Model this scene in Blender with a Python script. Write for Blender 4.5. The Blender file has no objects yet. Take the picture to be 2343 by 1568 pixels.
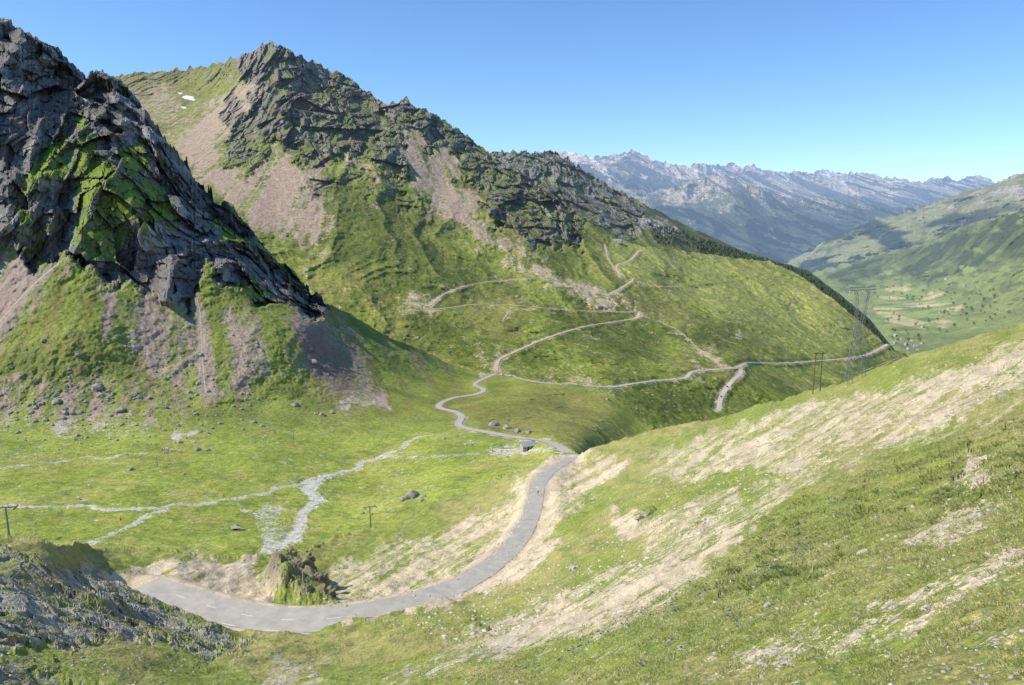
import bpy, bmesh, math, random
import numpy as np
from mathutils import Vector, Matrix
random.seed(4); RNG=np.random.default_rng(7)
F=1757.25; CX=1171.5; CY=784.0; PT=math.radians(10.5)
cP,sP=math.cos(PT),math.sin(PT)
def world(u,v,D):
    xc=(np.asarray(u,float)-CX)/F; yc=(CY-np.asarray(v,float))/F
    k=cP+yc*sP
    return np.stack([D*xc/k, D+0*xc, D*(-sP+yc*cP)/k],-1)
# ---------------- noise
_perm=RNG.permutation(256).astype(np.int32); _perm=np.concatenate([_perm,_perm,_perm])
_g=RNG.normal(size=(256,3)); _g/=np.linalg.norm(_g,axis=1)[:,None]; _g=_g.astype(np.float32)
_ft=np.random.default_rng(3).uniform(-1,1,(65536,7)).astype(np.float32)
def facet(x,y,z,seed=0,tilt=.6):
    # fractured rock: every cell is its own tilted plane
    x=np.asarray(x,np.float32);y=np.asarray(y,np.float32);z=np.asarray(z,np.float32)
    xi=np.floor(x).astype(np.int64);yi=np.floor(y).astype(np.int64);zi=np.floor(z).astype(np.int64)
    best=np.full(x.shape,1e9,np.float32);out=np.zeros(x.shape,np.float32)
    for a in (-1,0,1):
        for b in (-1,0,1):
            for c in (-1,0,1):
                h=(((xi+a)*73856093)^((yi+b)*19349663)^((zi+c)*83492791)^(seed*7919))&65535
                t=_ft[h];dx=x-(xi+a+.5+.45*t[...,0]);dy=y-(yi+b+.5+.45*t[...,1]);dz=z-(zi+c+.5+.45*t[...,2])
                d=dx*dx+dy*dy+dz*dz;m=d<best
                val=t[...,6]*.5+tilt*(t[...,3]*dx+t[...,4]*dy+t[...,5]*dz)
                out=np.where(m,val,out);best=np.where(m,d,best)
    return out
def pn(x,y,z):
    x=np.asarray(x,np.float32);y=np.asarray(y,np.float32);z=np.asarray(z,np.float32)
    x,y,z=np.broadcast_arrays(x,y,z)
    fx=np.floor(x);fy=np.floor(y);fz=np.floor(z)
    xi=fx.astype(np.int32)&255;yi=fy.astype(np.int32)&255;zi=fz.astype(np.int32)&255
    x=x-fx;y=y-fy;z=z-fz
    u=x*x*x*(x*(x*6-15)+10);v=y*y*y*(y*(y*6-15)+10);w=z*z*z*(z*(z*6-15)+10)
    out=0
    for a in (0,1):
        for b in (0,1):
            pab=_perm[_perm[xi+a]+((yi+b)&255)]
            for c in (0,1):
                g=_g[_perm[(pab+((zi+c)&255))]]
                d=g[...,0]*(x-a)+g[...,1]*(y-b)+g[...,2]*(z-c)
                out=out+d*(u if a else 1-u)*(v if b else 1-v)*(w if c else 1-w)
    return out*1.5
def fbm(x,y,z,o=5,gain=.5):
    s=0;a=1.;f=1.
    for i in range(o):
        s=s+a*pn(x*f+i*17.3,y*f+i*5.1,z*f+i*9.7);a*=gain;f*=2.03
    return s
def ridged(x,y,z,o=5,gain=.5):
    s=0;a=.5;f=1.
    for i in range(o):
        n=1-np.abs(pn(x*f+i*11.3,y*f+i*7.1,z*f+i*3.7))*1.6
        s=s+a*n*n;a*=gain;f*=2.07
    return s
def sm(a,b,x):
    t=np.clip((x-a)/(b-a),0,1);return t*t*(3-2*t)
def rbf(ctrl,U,V):
    c=np.array(ctrl,float);X=c[:,:2]/1000.;n=len(X)
    def phi(r2):
        r2=np.maximum(r2,1e-12);return .5*r2*np.log(r2)
    A=np.zeros((n+3,n+3));d=((X[:,None]-X[None])**2).sum(-1)
    A[:n,:n]=phi(d)+np.eye(n)*1e-4
    A[:n,n]=1;A[:n,n+1:]=X;A[n,:n]=1;A[n+1:,:n]=X.T
    b=np.zeros(n+3);b[:n]=np.log(c[:,2]);w=np.linalg.solve(A,b)
    u=U/1000.;v=V/1000.;s=w[n]+w[n+1]*u+w[n+2]*v
    for i in range(n): s=s+w[i]*phi((u-X[i,0])**2+(v-X[i,1])**2)
    return np.exp(s)
def pmask(U,V,poly,soft=12):
    p=np.array(poly,float);out=np.zeros(U.shape,np.float32)
    x0,y0=p.min(0)-soft*1.5;x1,y1=p.max(0)+soft*1.5
    sel=(U>x0)&(U<x1)&(V>y0)&(V<y1)
    if not sel.any(): return out
    u=U[sel];v=V[sel];d=np.full(u.shape,1e9);ins=np.zeros(u.shape,bool)
    for i in range(len(p)):
        a=p[i];b=p[(i+1)%len(p)];e=b-a;L=max((e*e).sum(),1e-6)
        t=np.clip(((u-a[0])*e[0]+(v-a[1])*e[1])/L,0,1)
        d=np.minimum(d,(u-a[0]-t*e[0])**2+(v-a[1]-t*e[1])**2)
        c=((a[1]>v)!=(b[1]>v))
        xx=(b[0]-a[0])*(v-a[1])/(b[1]-a[1] if b[1]!=a[1] else 1e-9)+a[0]
        ins^=c&(u<xx)
    d=np.sqrt(d)*np.where(ins,1,-1)
    out[sel]=sm(-soft,soft,d);return out
def C3(r,g,b): return np.array([r,g,b],np.float32)
def lay(base,col,m): return base+(col-base)*m[...,None]
# ---------------- materials
def nt_new(name):
    m=bpy.data.materials.new(name);m.use_nodes=True;nt=m.node_tree;nt.nodes.clear();return m,nt
def simple_mat(name,col,rough=.8,var=.15,scale=3.,bump=0.,metal=0.):
    m,nt=nt_new(name);N=nt.nodes;L=nt.links
    o=N.new('ShaderNodeOutputMaterial');b=N.new('ShaderNodeBsdfPrincipled')
    b.inputs['Roughness'].default_value=rough;b.inputs['Metallic'].default_value=metal
    b.inputs['Specular IOR Level'].default_value=.25
    tc=N.new('ShaderNodeTexCoord');n=N.new('ShaderNodeTexNoise');n.inputs['Scale'].default_value=scale;n.inputs['Detail'].default_value=6
    L.new(tc.outputs['Object'],n.inputs['Vector'])
    r=N.new('ShaderNodeMapRange');r.inputs[1].default_value=.3;r.inputs[2].default_value=.7;r.inputs[3].default_value=1-var;r.inputs[4].default_value=1+var
    L.new(n.outputs[0],r.inputs[0])
    v=N.new('ShaderNodeVectorMath');v.operation='SCALE';v.inputs[0].default_value=col
    L.new(r.outputs[0],v.inputs['Scale']);L.new(v.outputs[0],b.inputs['Base Color'])
    if bump>0:
        bp=N.new('ShaderNodeBump');bp.inputs['Distance'].default_value=bump;bp.inputs['Strength'].default_value=.8
        L.new(n.outputs[0],bp.inputs['Height']);L.new(bp.outputs[0],b.inputs['Normal'])
    L.new(b.outputs[0],o.inputs[0]);return m
HAZE=(.32,.47,.72)  # airlight colour painted over distant terrain
def ground_mat(name,s,bump,aniso=None,k=2.2,nw=1.3,var=.3,bumpk=.8,fine=1.2):
    m,nt=nt_new(name);N=nt.nodes;L=nt.links
    def math_(op,a,b=None,c=False):
        n=N.new('ShaderNodeMath');n.operation=op;n.use_clamp=c
        for i,x in enumerate((a,b)):
            if x is None: continue
            if isinstance(x,(int,float)): n.inputs[i].default_value=x
            else: L.new(x,n.inputs[i])
        return n.outputs[0]
    o=N.new('ShaderNodeOutputMaterial');b=N.new('ShaderNodeBsdfPrincipled')
    b.inputs['Roughness'].default_value=.95;b.inputs['Specular IOR Level'].default_value=.05
    g=N.new('ShaderNodeNewGeometry')
    def noise(sc,det,off=0,an=False,rough=.6):
        mp=N.new('ShaderNodeMapping');mp.inputs['Location'].default_value=(off,off*.7,off*.3)
        if an and aniso:
            mp.inputs['Rotation'].default_value=aniso[0];mp.inputs['Scale'].default_value=aniso[1]
        L.new(g.outputs['Position'],mp.inputs['Vector'])
        n=N.new('ShaderNodeTexNoise');n.inputs['Scale'].default_value=sc;n.inputs['Detail'].default_value=det;n.inputs['Roughness'].default_value=rough
        L.new(mp.outputs[0],n.inputs['Vector']);return n.outputs[0]
    nf=noise(s,6,0,True,.7);nm=noise(s*.23,2,31,True);nh=noise(s*7,4,77,False,.75);nc=noise(s*2.2,6,55,False,.68)
    A=N.new('ShaderNodeAttribute');A.attribute_name='colA';B=N.new('ShaderNodeAttribute');B.attribute_name='colB'
    M=N.new('ShaderNodeAttribute');M.attribute_name='mixw';H=N.new('ShaderNodeAttribute');H.attribute_name='haze'
    nn=math_('ADD',math_('MULTIPLY',math_('SUBTRACT',nf,.5),nw*2),math_('MULTIPLY',math_('SUBTRACT',nh,.5),nw*fine))
    f=math_('ADD',M.outputs['Fac'],nn)
    f=math_('MULTIPLY',math_('SUBTRACT',f,.5),k);f=math_('ADD',f,.5,True)
    def vary(src,n,lo,hi):
        r=N.new('ShaderNodeMapRange');r.inputs[1].default_value=.3;r.inputs[2].default_value=.7;r.inputs[3].default_value=lo;r.inputs[4].default_value=hi
        L.new(n,r.inputs[0]);v=N.new('ShaderNodeVectorMath');v.operation='SCALE';L.new(src,v.inputs[0]);L.new(r.outputs[0],v.inputs['Scale']);return v.outputs[0]
    ca=vary(vary(vary(A.outputs['Color'],nc,1-var,1+var),nm,1-var*.5,1+var*.5),nh,1-var,1+var)
    t=N.new('ShaderNodeMix');t.data_type='RGBA';t.blend_type='MULTIPLY';t.inputs[7].default_value=(1.3,1.0,.95,1)
    L.new(math_('MULTIPLY',math_('SUBTRACT',nc,.42),3.,True),t.inputs[0]);L.new(ca,t.inputs[6])
    cb=vary(vary(B.outputs['Color'],nh,1-var,1+var),nc,1-var*.8,1+var*.8)
    mx=N.new('ShaderNodeMix');mx.data_type='RGBA';L.new(f,mx.inputs[0]);L.new(t.outputs[2],mx.inputs[6]);L.new(cb,mx.inputs[7])
    L.new(mx.outputs[2],b.inputs['Base Color'])
    bp=N.new('ShaderNodeBump');bp.inputs['Distance'].default_value=bump;bp.inputs['Strength'].default_value=bumpk
    L.new(nc,bp.inputs['Height']);L.new(bp.outputs[0],b.inputs['Normal'])
    e=N.new('ShaderNodeEmission');e.inputs[0].default_value=(*HAZE,1);e.inputs[1].default_value=1.  # aerial haze painted in as a blue surface glow, no air volume
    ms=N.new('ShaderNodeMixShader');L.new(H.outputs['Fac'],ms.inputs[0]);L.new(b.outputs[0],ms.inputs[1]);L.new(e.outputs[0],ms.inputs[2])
    L.new(ms.outputs[0],o.inputs[0]);return m
def attr_mat(name,trans=.0,rough=.8):
    m,nt=nt_new(name);N=nt.nodes;L=nt.links
    o=N.new('ShaderNodeOutputMaterial');b=N.new('ShaderNodeBsdfPrincipled');b.inputs['Roughness'].default_value=rough;b.inputs['Specular IOR Level'].default_value=.1
    A=N.new('ShaderNodeAttribute');A.attribute_name='colA';L.new(A.outputs['Color'],b.inputs['Base Color'])
    if trans>0:
        t=N.new('ShaderNodeBsdfTranslucent');L.new(A.outputs['Color'],t.inputs[0]);ms=N.new('ShaderNodeMixShader');ms.inputs[0].default_value=trans
        L.new(b.outputs[0],ms.inputs[1]);L.new(t.outputs[0],ms.inputs[2]);L.new(ms.outputs[0],o.inputs[0])
    else: L.new(b.outputs[0],o.inputs[0])
    return m
# ---------------- mesh helpers
COL=bpy.context.scene.collection
def link(ob): COL.objects.link(ob);return ob
def np_mesh(name,verts,faces,mat,attrs=None,smooth=True,fsize=4):
    me=bpy.data.meshes.new(name);nv=len(verts);nf=len(faces)
    me.vertices.add(nv);me.vertices.foreach_set('co',np.asarray(verts,np.float32).ravel())
    me.loops.add(nf*fsize);me.loops.foreach_set('vertex_index',np.asarray(faces,np.int32).ravel())
    me.polygons.add(nf);me.polygons.foreach_set('loop_start',(np.arange(nf)*fsize).astype(np.int32))
    if attrs:
        for k,a in attrs.items():
            if a.ndim==2:
                at=me.attributes.new(k,'FLOAT_COLOR','POINT');c=np.ones((nv,4),np.float32);c[:,:3]=a;at.data.foreach_set('color',c.ravel())
            else:
                at=me.attributes.new(k,'FLOAT','POINT');at.data.foreach_set('value',a.astype(np.float32))
    me.update(calc_edges=True)
    if hasattr(smooth,'__len__'): me.polygons.foreach_set('use_smooth',np.asarray(smooth,bool))
    elif smooth: me.polygons.foreach_set('use_smooth',np.ones(nf,bool))
    me.materials.append(mat)
    return link(bpy.data.objects.new(name,me))
def grid_faces(nr,nc):
    i=np.arange(nr-1)[:,None]*nc+np.arange(nc-1)[None]
    return np.stack([i,i+1,i+nc+1,i+nc],-1).reshape(-1,4)
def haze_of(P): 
    d=np.linalg.norm(P,axis=-1);return 1-np.exp(-np.maximum(d-900,0)/25000.)  # share of painted haze, growing with distance from the viewpoint
class Patch:
    def __init__(s,name,top,bot,ctrl,u0,u1,du,nv,jag=0,jf=.05,tp=1.):
        s.name=name;s.u0=u0;s.du=du;us=np.arange(u0,u1+1e-3,du);s.us=us
        t_=np.array(top,float);b_=np.array(bot,float)
        vt=np.interp(us,t_[:,0],t_[:,1]);vb=np.interp(us,b_[:,0],b_[:,1])
        jj=np.interp(us,[q[0] for q in jag],[q[1] for q in jag]) if hasattr(jag,'__len__') else jag
        vt=vt+jj*(ridged(us*jf,0*us,0*us+u0*.01,5,.6)-.5)*-2
        t=np.linspace(0,1,nv)**tp
        s.V=vb[None]+(vt-vb)[None]*t[:,None];s.U=np.broadcast_to(us[None],s.V.shape).copy()
        s.D=rbf(ctrl,s.U,s.V);s.P=world(s.U,s.V,s.D);s.cut=np.full(s.U.shape,1e9,np.float32)
    def radial(s,d):
        r=np.linalg.norm(s.P,axis=-1);s.P=s.P*(1+d/r)[...,None]
    def slope(s):
        P=s.P;a=np.gradient(P,axis=1);b=np.gradient(P,axis=0);n=np.cross(a,b);n/=np.linalg.norm(n,axis=-1)[...,None]+1e-9
        return n
    def at(s,u,v):
        j=int(np.clip(round((u-s.u0)/s.du),0,len(s.us)-1));col=s.V[:,j]
        i=np.interp(-v,-col,np.arange(len(col)));i0=int(i);i1=min(i0+1,len(col)-1);f=i-i0
        return s.P[i0,j]*(1-f)+s.P[i1,j]*f
    def flatten(s,pts,hw,blend,sink):
        best=np.full(s.U.shape,1e9,np.float32);zz=np.zeros(s.U.shape,np.float32)
        for k,p in enumerate(pts):
            R=(hw[k]+blend*1.3)
            up=CX+F*p[0]/(p[1]*cP-p[2]*sP);du=R*1.3*F/p[1]
            j0=max(int((up-du-s.u0)/s.du),0);j1=min(int((up+du-s.u0)/s.du)+2,len(s.us))
            if j1<=j0: continue
            Q=s.P[:,j0:j1];d=np.sqrt((Q[...,0]-p[0])**2+(Q[...,1]-p[1])**2)-hw[k]
            m=d<best[:,j0:j1];bs=best[:,j0:j1];bs[m]=d[m];z=zz[:,j0:j1];z[m]=p[2]
        w=1-sm(0,blend,best);w[best>1e8]=0
        s.P[...,2]=s.P[...,2]*(1-w)+(zz-sink)*w
        s.cut=np.minimum(s.cut,best);return best
    def build(s,mat,colA,colB,mix,back,nb=10,fall=.75,label='',flat=None):
        T=s.P[-1];r=np.linalg.norm(T[:,:2],axis=1);rows=[s.P]
        for i in range(1,nb+1):
            d=back*(i/nb)**1.5;Q=T.copy();Q[:,:2]*=(1+d/r)[:,None]
            Q[:,2]-=d*fall*sm(0,.25,i/nb)+ (back*.02*fbm(Q[:,0]*4/back,Q[:,1]*4/back,Q[:,2]*0,3)*min(1,i/3)); rows.append(Q[None])
        P=np.concatenate(rows,0)
        ext=lambda a:np.concatenate([a,np.repeat(a[-1:],nb,0)],0)
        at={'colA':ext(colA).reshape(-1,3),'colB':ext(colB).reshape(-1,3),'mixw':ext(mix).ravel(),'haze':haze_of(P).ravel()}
        smo=True
        if flat is not None: smo=(ext(flat)[:-1,:-1]<.4).ravel()
        ob=np_mesh(s.name,P.reshape(-1,3),grid_faces(P.shape[0],P.shape[1]),mat,at,smo)
        ob['kind']='structure';ob['label']=label;return ob
def cat(pts,step):
    p=np.array(pts,float);p=np.vstack([2*p[0]-p[1],p,2*p[-1]-p[-2]]);out=[]
    for i in range(1,len(p)-2):
        n=max(int(np.linalg.norm(p[i+1]-p[i])/step),2)
        for t in np.arange(n)/n:
            a,b,c,d=p[i-1],p[i],p[i+1],p[i+2]
            out.append(.5*((2*b)+(c-a)*t+(2*a-5*b+4*c-d)*t*t+(3*b-a-3*c+d)*t**3))
    out.append(p[-2]);return np.array(out)
def smooth_line(p,k,n=2):
    for _ in range(n):
        q=np.vstack([np.repeat(p[:1],k,0),p,np.repeat(p[-1:],k,0)])
        r=np.array([q[i:i+2*k+1].mean(0) for i in range(len(p))]);r[0]=p[0];r[-1]=p[-1];p=r
    return p
def ribbon(patch,name,uv,width,mat,label,off=.06,blend=4.,irr=0.,world_pts=None,step=5.,smk=3,sink=.02,cs=5):
    if world_pts is None:
        d=cat(uv,step);pts=np.array([patch.at(a,b) for a,b in d])
    else: pts=world_pts
    pts=smooth_line(pts,smk)
    L=np.concatenate([[0],np.cumsum(np.linalg.norm(np.diff(pts[:,:2],axis=0),axis=1))])
    n=max(int(L[-1]/max(min(width)*.25 if hasattr(width,'__len__') else width*.25,.4)),20) 
    n=min(n,900)
    s_=np.linspace(0,L[-1],n);P=np.stack([np.interp(s_,L,pts[:,k]) for k in range(3)],-1)
    w=np.interp(np.linspace(0,1,n),np.linspace(0,1,len(width)),width) if hasattr(width,'__len__') else np.full(n,width)
    t=np.gradient(P[:,:2],axis=0);t/=np.linalg.norm(t,axis=1)[:,None]+1e-9;nr=np.stack([t[:,1],-t[:,0]],-1)
    hl=w/2;hr=w/2
    if irr:
        hl=hl*np.maximum(.1,1+irr*fbm(s_/w.mean()*.5,0*s_,0*s_,4,.7));hr=hr*np.maximum(.1,1+irr*fbm(s_/w.mean()*.5,0*s_+9,0*s_,4,.7))
    patch.flatten(P,np.maximum(hl,hr)*1.08,blend,sink)
    rows=[]
    for c in np.linspace(-1,1,cs):
        h=np.where(c<0,hl,hr);q=P.copy();q[:,:2]+=nr*(c*h)[:,None];q[:,2]+=off;rows.append(q)
    V=np.stack(rows,1)
    ob=np_mesh(name,V.reshape(-1,3),grid_faces(n,cs),mat,{'colA':np.ones((n*cs,3),np.float32)})
    ob['kind']='structure';ob['label']=label
    return ob,P,nr,w
# ---------------- class colours (albedo)
GRASS=C3(.235,.285,.060);GRASSB=C3(.275,.335,.064);GRASSD=C3(.105,.145,.036);HEATH=C3(.12,.14,.04);OLIVE=C3(.225,.21,.075)
SAND=C3(.68,.555,.37);SCREE=C3(.46,.355,.245);SCREEG=C3(.36,.295,.235);ROCK=C3(.205,.187,.165);ROCKL=C3(.40,.37,.325);BROWN=C3(.25,.175,.13);SNOW=C3(.80,.82,.85)
# =====================================================  FOREGROUND HILLSIDE
road_uvD=[(335,1336,136),(370,1349,133.5),(420,1369,130),(490,1395,126.5),(570,1414,123.7),(660,1427,121.5),(740,1425,121.8),(820,1409,124),(900,1390,128),(1000,1362,135),(1070,1330,142.5),(1130,1290,154),(1175,1250,168),(1205,1205,186),(1222,1160,206),(1228,1125,226),(1240,1096,246),(1262,1076,264),(1290,1058,285),(1308,1046,303)]
ftop=[(-320,1212),(0,1225),(130,1240),(220,1260),(400,1265),(560,1275),(690,1278),(740,1245),(860,1205),(1000,1150),(1120,1105),(1200,1078),(1290,1040),(1330,1038),(1420,1012),(1500,985),(1640,958),(1780,918),(1930,872),(2060,820),(2200,780),(2343,742),(2660,660)]
fbot=[(-320,1900),(2660,1900)]
fctrl=[(-320,1568,44),(-320,1400,66),(-320,1230,100),(0,1568,50),(0,1480,60),(0,1400,74),(0,1300,95),(0,1225,115),(130,1240,122),(150,1420,80),(150,1330,104),(250,1568,54),(250,1470,76),(230,1262,160),(250,1370,104),(400,1568,58),(400,1480,86),(400,1430,106),(550,1490,92),(550,1460,110),(400,1300,148),(400,1266,168),(560,1276,170),(700,1568,62),(700,1500,86),(700,1458,110),(690,1279,185),(740,1245,222),(860,1205,262),(860,1290,178),(1000,1150,284),(1000,1240,205),(1120,1105,296),(1120,1190,225),(900,1568,50),(900,1480,80),(1100,1568,34),(1100,1480,58),(1100,1410,100),(1250,1360,92),(1250,1290,128),(1300,1200,165),(1330,1120,225),(1330,1040,300),(1400,1568,20),(1400,1450,32),(1400,1330,66),(1420,1200,128),(1430,1110,185),(1420,1014,292),(1640,960,268),(1700,1568,14),(1700,1400,23),(1700,1250,44),(1650,1150,92),(1700,1050,150),(1780,920,248),(2000,1568,11),(2000,1400,16),(2000,1230,27),(2000,1100,52),(2000,980,105),(1930,874,232),(2060,822,215),(2343,1568,9),(2343,1400,11.5),(2343,1200,19),(2343,1020,36),(2343,880,85),(2343,744,178),(2660,1568,7.5),(2660,1000,28),(2660,664,150),(2660,1900,4),(2000,1900,5.5),(1171,1900,14),(300,1900,32),(-320,1900,28)]
fctrl+=road_uvD
H=Patch('hillside',ftop,fbot,fctrl,-320,2660,2.0,470,jag=3,jf=.03,tp=.86)
U,V=H.U,H.V;P=H.P.copy()
Wn=fbm(U/70,V/70,U*0,6,.6)*26;Wm=fbm(U/70+40,V/70,U*0,6,.6)*26;Uw=U+Wn;Vw=V+Wm
rockL=pmask(Uw,Vw,[(-320,1235),(20,1245),(70,1290),(200,1300),(260,1325),(340,1370),(480,1440),(590,1480),(430,1500),(300,1450),(180,1490),(0,1490),(-320,1500)],14)
rockL=np.maximum(rockL,.75*pmask(Uw,Vw,[(-320,1500),(0,1520),(120,1530),(260,1600),(-320,1640)],14))
dist=np.linalg.norm(P,axis=-1)
amp=np.clip(dist/80,.12,1.3)
lx=P[...,2]+.3*P[...,0]+2.*fbm(P[...,0]/14,P[...,1]/14,P[...,2]/14,3)
lay_=ridged(0*U,P[...,1]/60,lx/3.0,4,.55)-.5
H.radial(rockL*2.4*lay_)
H.P[...,2]+=rockL*(1.3*fbm(P[...,0]/12,P[...,1]/12,P[...,2]*0,4,.5)+.5*facet(P[...,0]/2.4,P[...,1]/2.4,P[...,2]/1.2,5))
H.P[...,2]+=amp*(.8*fbm(P[...,0]/14,P[...,1]/22,0*U,3)+.3*fbm(P[...,0]/3,P[...,1]/4,0*U,4))+.07*fbm(P[...,0]/.5,P[...,1]/.5,0*U,3,.6)
sandm=[
 ([(2660,690),(2343,775),(2150,850),(1900,915),(1700,965),(1570,1005),(1500,1050),(1440,1100),(1560,1100),(1700,1075),(1800,1090),(1900,1070),(2060,1010),(2343,900),(2660,800)],.52),
 ([(1960,960),(1700,1000),(1560,1060),(1640,1060),(1860,990)],.86),([(2343,800),(2200,850),(2060,900),(2150,900),(2343,860)],.88),
 ([(1330,1050),(1440,1045),(1380,1110),(1300,1180),(1260,1240),(1210,1290),(1230,1180),(1250,1110)],.60),
 ([(2343,925),(2150,1010),(2000,1040),(1860,1110),(1720,1190),(1640,1290),(1560,1370),(1450,1430),(1300,1470),(1180,1500),(1080,1530),(930,1568),(800,1620),(1000,1500),(1150,1420),(1240,1370),(1400,1300),(1500,1240),(1420,1240),(1480,1180),(1650,1130),(1800,1100)],.46),
 ([(1740,1180),(1560,1270),(1380,1340),(1200,1410),(1080,1500),(1180,1480),(1420,1400),(1600,1310)],.86),
 ([(1180,1240),(1290,1215),(1250,1290),(1130,1350),(1000,1385),(880,1410),(740,1440),(740,1400),(900,1370),(1010,1330),(1090,1280)],.95),
 ([(1190,1090),(1205,1110),(1190,1190),(1130,1250),(1060,1300),(960,1345),(850,1375),(770,1390),(740,1350),(790,1290),(950,1240),(1100,1180)],.60),
 ([(320,1320),(400,1290),(500,1276),(590,1282),(575,1330),(620,1385),(560,1400),(420,1365)],1.4),
 ([(2200,1040),(2290,1035),(2250,1110),(2190,1100)],.85),([(2343,1150),(2250,1200),(2150,1260),(2050,1240),(2200,1150)],.5),
 ([(2343,1340),(2200,1400),(2050,1470),(1700,1540),(1600,1530),(1800,1460),(2100,1360),(2343,1250)],.48),
 ([(1390,1170),(1500,1190),(1510,1230),(1420,1225)],.8),([(640,1500),(760,1490),(720,1600),(600,1600)],.4)]
sand=np.zeros(U.shape,np.float32)
for pl,w in sandm: sand=np.maximum(sand,w*pmask(Uw,Vw,pl,12))
heath=np.zeros(U.shape,np.float32)
for pl in ([(1700,1190),(1850,1125),(2050,1040),(2343,950),(2700,900),(2700,1050),(2343,1130),(2150,1190),(1950,1210),(1800,1250),(1700,1270)],[(1450,1165),(1510,1160),(1515,1190),(1470,1200)],[(2080,850),(2343,750),(2343,790),(2150,850)],[(1640,1290),(1800,1240),(2000,1240),(1900,1330),(1700,1400),(1500,1460)]):
    heath=np.maximum(heath,pmask(Uw,Vw,pl,24))
heath=heath*sm(-.05,.45,fbm(P[...,0]/2.2,P[...,1]/2.2,0*U,5,.6))
H.P[...,2]+=heath*.25*(fbm(P[...,0]/.9,P[...,1]/.9,0*U,3)+.5)
wp=world(np.array([r[0] for r in road_uvD]),np.array([r[1] for r in road_uvD]),np.array([r[2] for r in road_uvD],float))
wp=cat(wp,2.0)
def road_mat(name,base=(.43,.40,.35),edge=(.66,.56,.41)):
    m,nt=nt_new(name);N=nt.nodes;L=nt.links
    o=N.new('ShaderNodeOutputMaterial');b=N.new('ShaderNodeBsdfPrincipled');b.inputs['Roughness'].default_value=.85;b.inputs['Specular IOR Level'].default_value=.2
    g=N.new('ShaderNodeNewGeometry');n=N.new('ShaderNodeTexNoise');n.inputs['Scale'].default_value=.35;n.inputs['Detail'].default_value=8;n.inputs['Roughness'].default_value=.72
    L.new(g.outputs['Position'],n.inputs['Vector'])
    r=N.new('ShaderNodeValToRGB');r.color_ramp.elements[0].position=.35;r.color_ramp.elements[0].color=(*[c*.86 for c in base],1);r.color_ramp.elements[1].position=.68;r.color_ramp.elements[1].color=(*[(c*.5+e*.5) for c,e in zip(base,edge)],1)
    L.new(n.outputs[0],r.inputs[0]);L.new(r.outputs[0],b.inputs['Base Color']);L.new(b.outputs[0],o.inputs[0]);return m
ROADM=road_mat('asphalt',(.44,.405,.35));TRACKM=road_mat('gravel_track',(.53,.43,.28),(.64,.54,.37));STREAMM=road_mat('stream_gravel',(.44,.42,.32),(.9,.87,.76))
rw=[5.5,7,8,8,7.2,6.2,5.6,5.2,5,4.9,4.7,4.6,4.5,4.5,4.5,4.5,4.5,4.5,4.5,4.5]
kn=pmask(U+.4*Wn,V+.3*Wm,[(590,1340),(620,1312),(660,1304),(705,1318),(740,1350),(768,1388),(730,1394),(690,1388),(640,1368)],20)
rd,RP,RN,RW=ribbon(H,'road',None,rw,ROADM,'pale grey asphalt mountain road curving along the hillside',off=.05,blend=5,world_pts=wp,smk=3,irr=.05)
Pk=H.P.copy()
H.P[...,2]+=kn*(4.3*sm(790,640,U)*sm(560,640,U)+1.8*sm(600,660,U)+1.1*facet(Pk[...,0]/3.2,Pk[...,1]/3.2,0*U,9)+.5*fbm(Pk[...,0]/3,Pk[...,1]/3,0*U,4,.6))
dr=np.full(U.shape,1e9)
for p in RP[::3]:
    up=CX+F*p[0]/(p[1]*cP-p[2]*sP);j0=max(int((up-260-H.u0)/H.du),0);j1=min(int((up+260-H.u0)/H.du),len(H.us))
    Q=H.P[:,j0:j1];dr[:,j0:j1]=np.minimum(dr[:,j0:j1],np.sqrt((Q[...,0]-p[0])**2+(Q[...,1]-p[1])**2))
rv=np.interp(U,[r[0] for r in road_uvD],[r[1] for r in road_uvD])
wu=sm(745,800,U)*(1-sm(1000,1060,U))
H.P[...,2]+=(V>rv)*wu*(1.1+.35*fbm(P[...,0]/4,P[...,1]/4,0*U,3))*sm(2.6,4.6,dr)*(1-sm(7,14,dr))
sand=np.maximum(sand,1.1*(1-sm(4.0,10.5,dr+2.4*fbm(P[...,0]/3,P[...,1]/3,0*U,4,.6))))
sand=np.maximum(sand,1.3*(V<rv)*(U<610)*(U>300)*(1-sm(15,21,dr+2.0*fbm(P[...,0]/3,P[...,1]/3,0*U,4,.6))))
nH=H.slope()
steep=sm(.86,.70,nH[...,2]+.08*fbm(P[...,0]/2,P[...,1]/2,0*U,3))
colA=np.broadcast_to(GRASS*1.05,U.shape+(3,)).copy()
big=sm(-.3,.4,fbm(U/260,V/110,0*U,4))
colA=lay(colA,C3(.36,.335,.125),big*.75);colA=lay(colA,GRASSD*1.7,sm(.05,.4,fbm(U/60,V/30,0*U,4))*.5);colA=lay(colA,HEATH*1.6,heath*.7)
colB=np.broadcast_to(SAND,U.shape+(3,)).copy();colB=lay(colB,C3(.52,.47,.40),sm(1380,1560,V)*.5);colB=lay(colB,C3(.47,.38,.255),sm(-.1,.3,fbm(U/40,V/20,0*U,5,.6))*.6)
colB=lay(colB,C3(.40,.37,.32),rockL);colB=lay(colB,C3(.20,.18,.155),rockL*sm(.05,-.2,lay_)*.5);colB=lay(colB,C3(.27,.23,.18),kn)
al=U*.86-V*.5;ac=U*.5+V*.86
st=fbm(al/210,ac/12,0*U,6,.68)
st2=fbm(P[...,0]/2.5,P[...,1]/6,0*U,5,.65)
mix=.12+sand*.78+rockL*(.42+.7*lay_)+.60*st*(sand+.2)*(dr>9)+.34*st2*(sand+.15)-.1*heath
mix=mix*(1-kn)+kn*(.05+1.2*steep)+.2*rockL*steep
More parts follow.
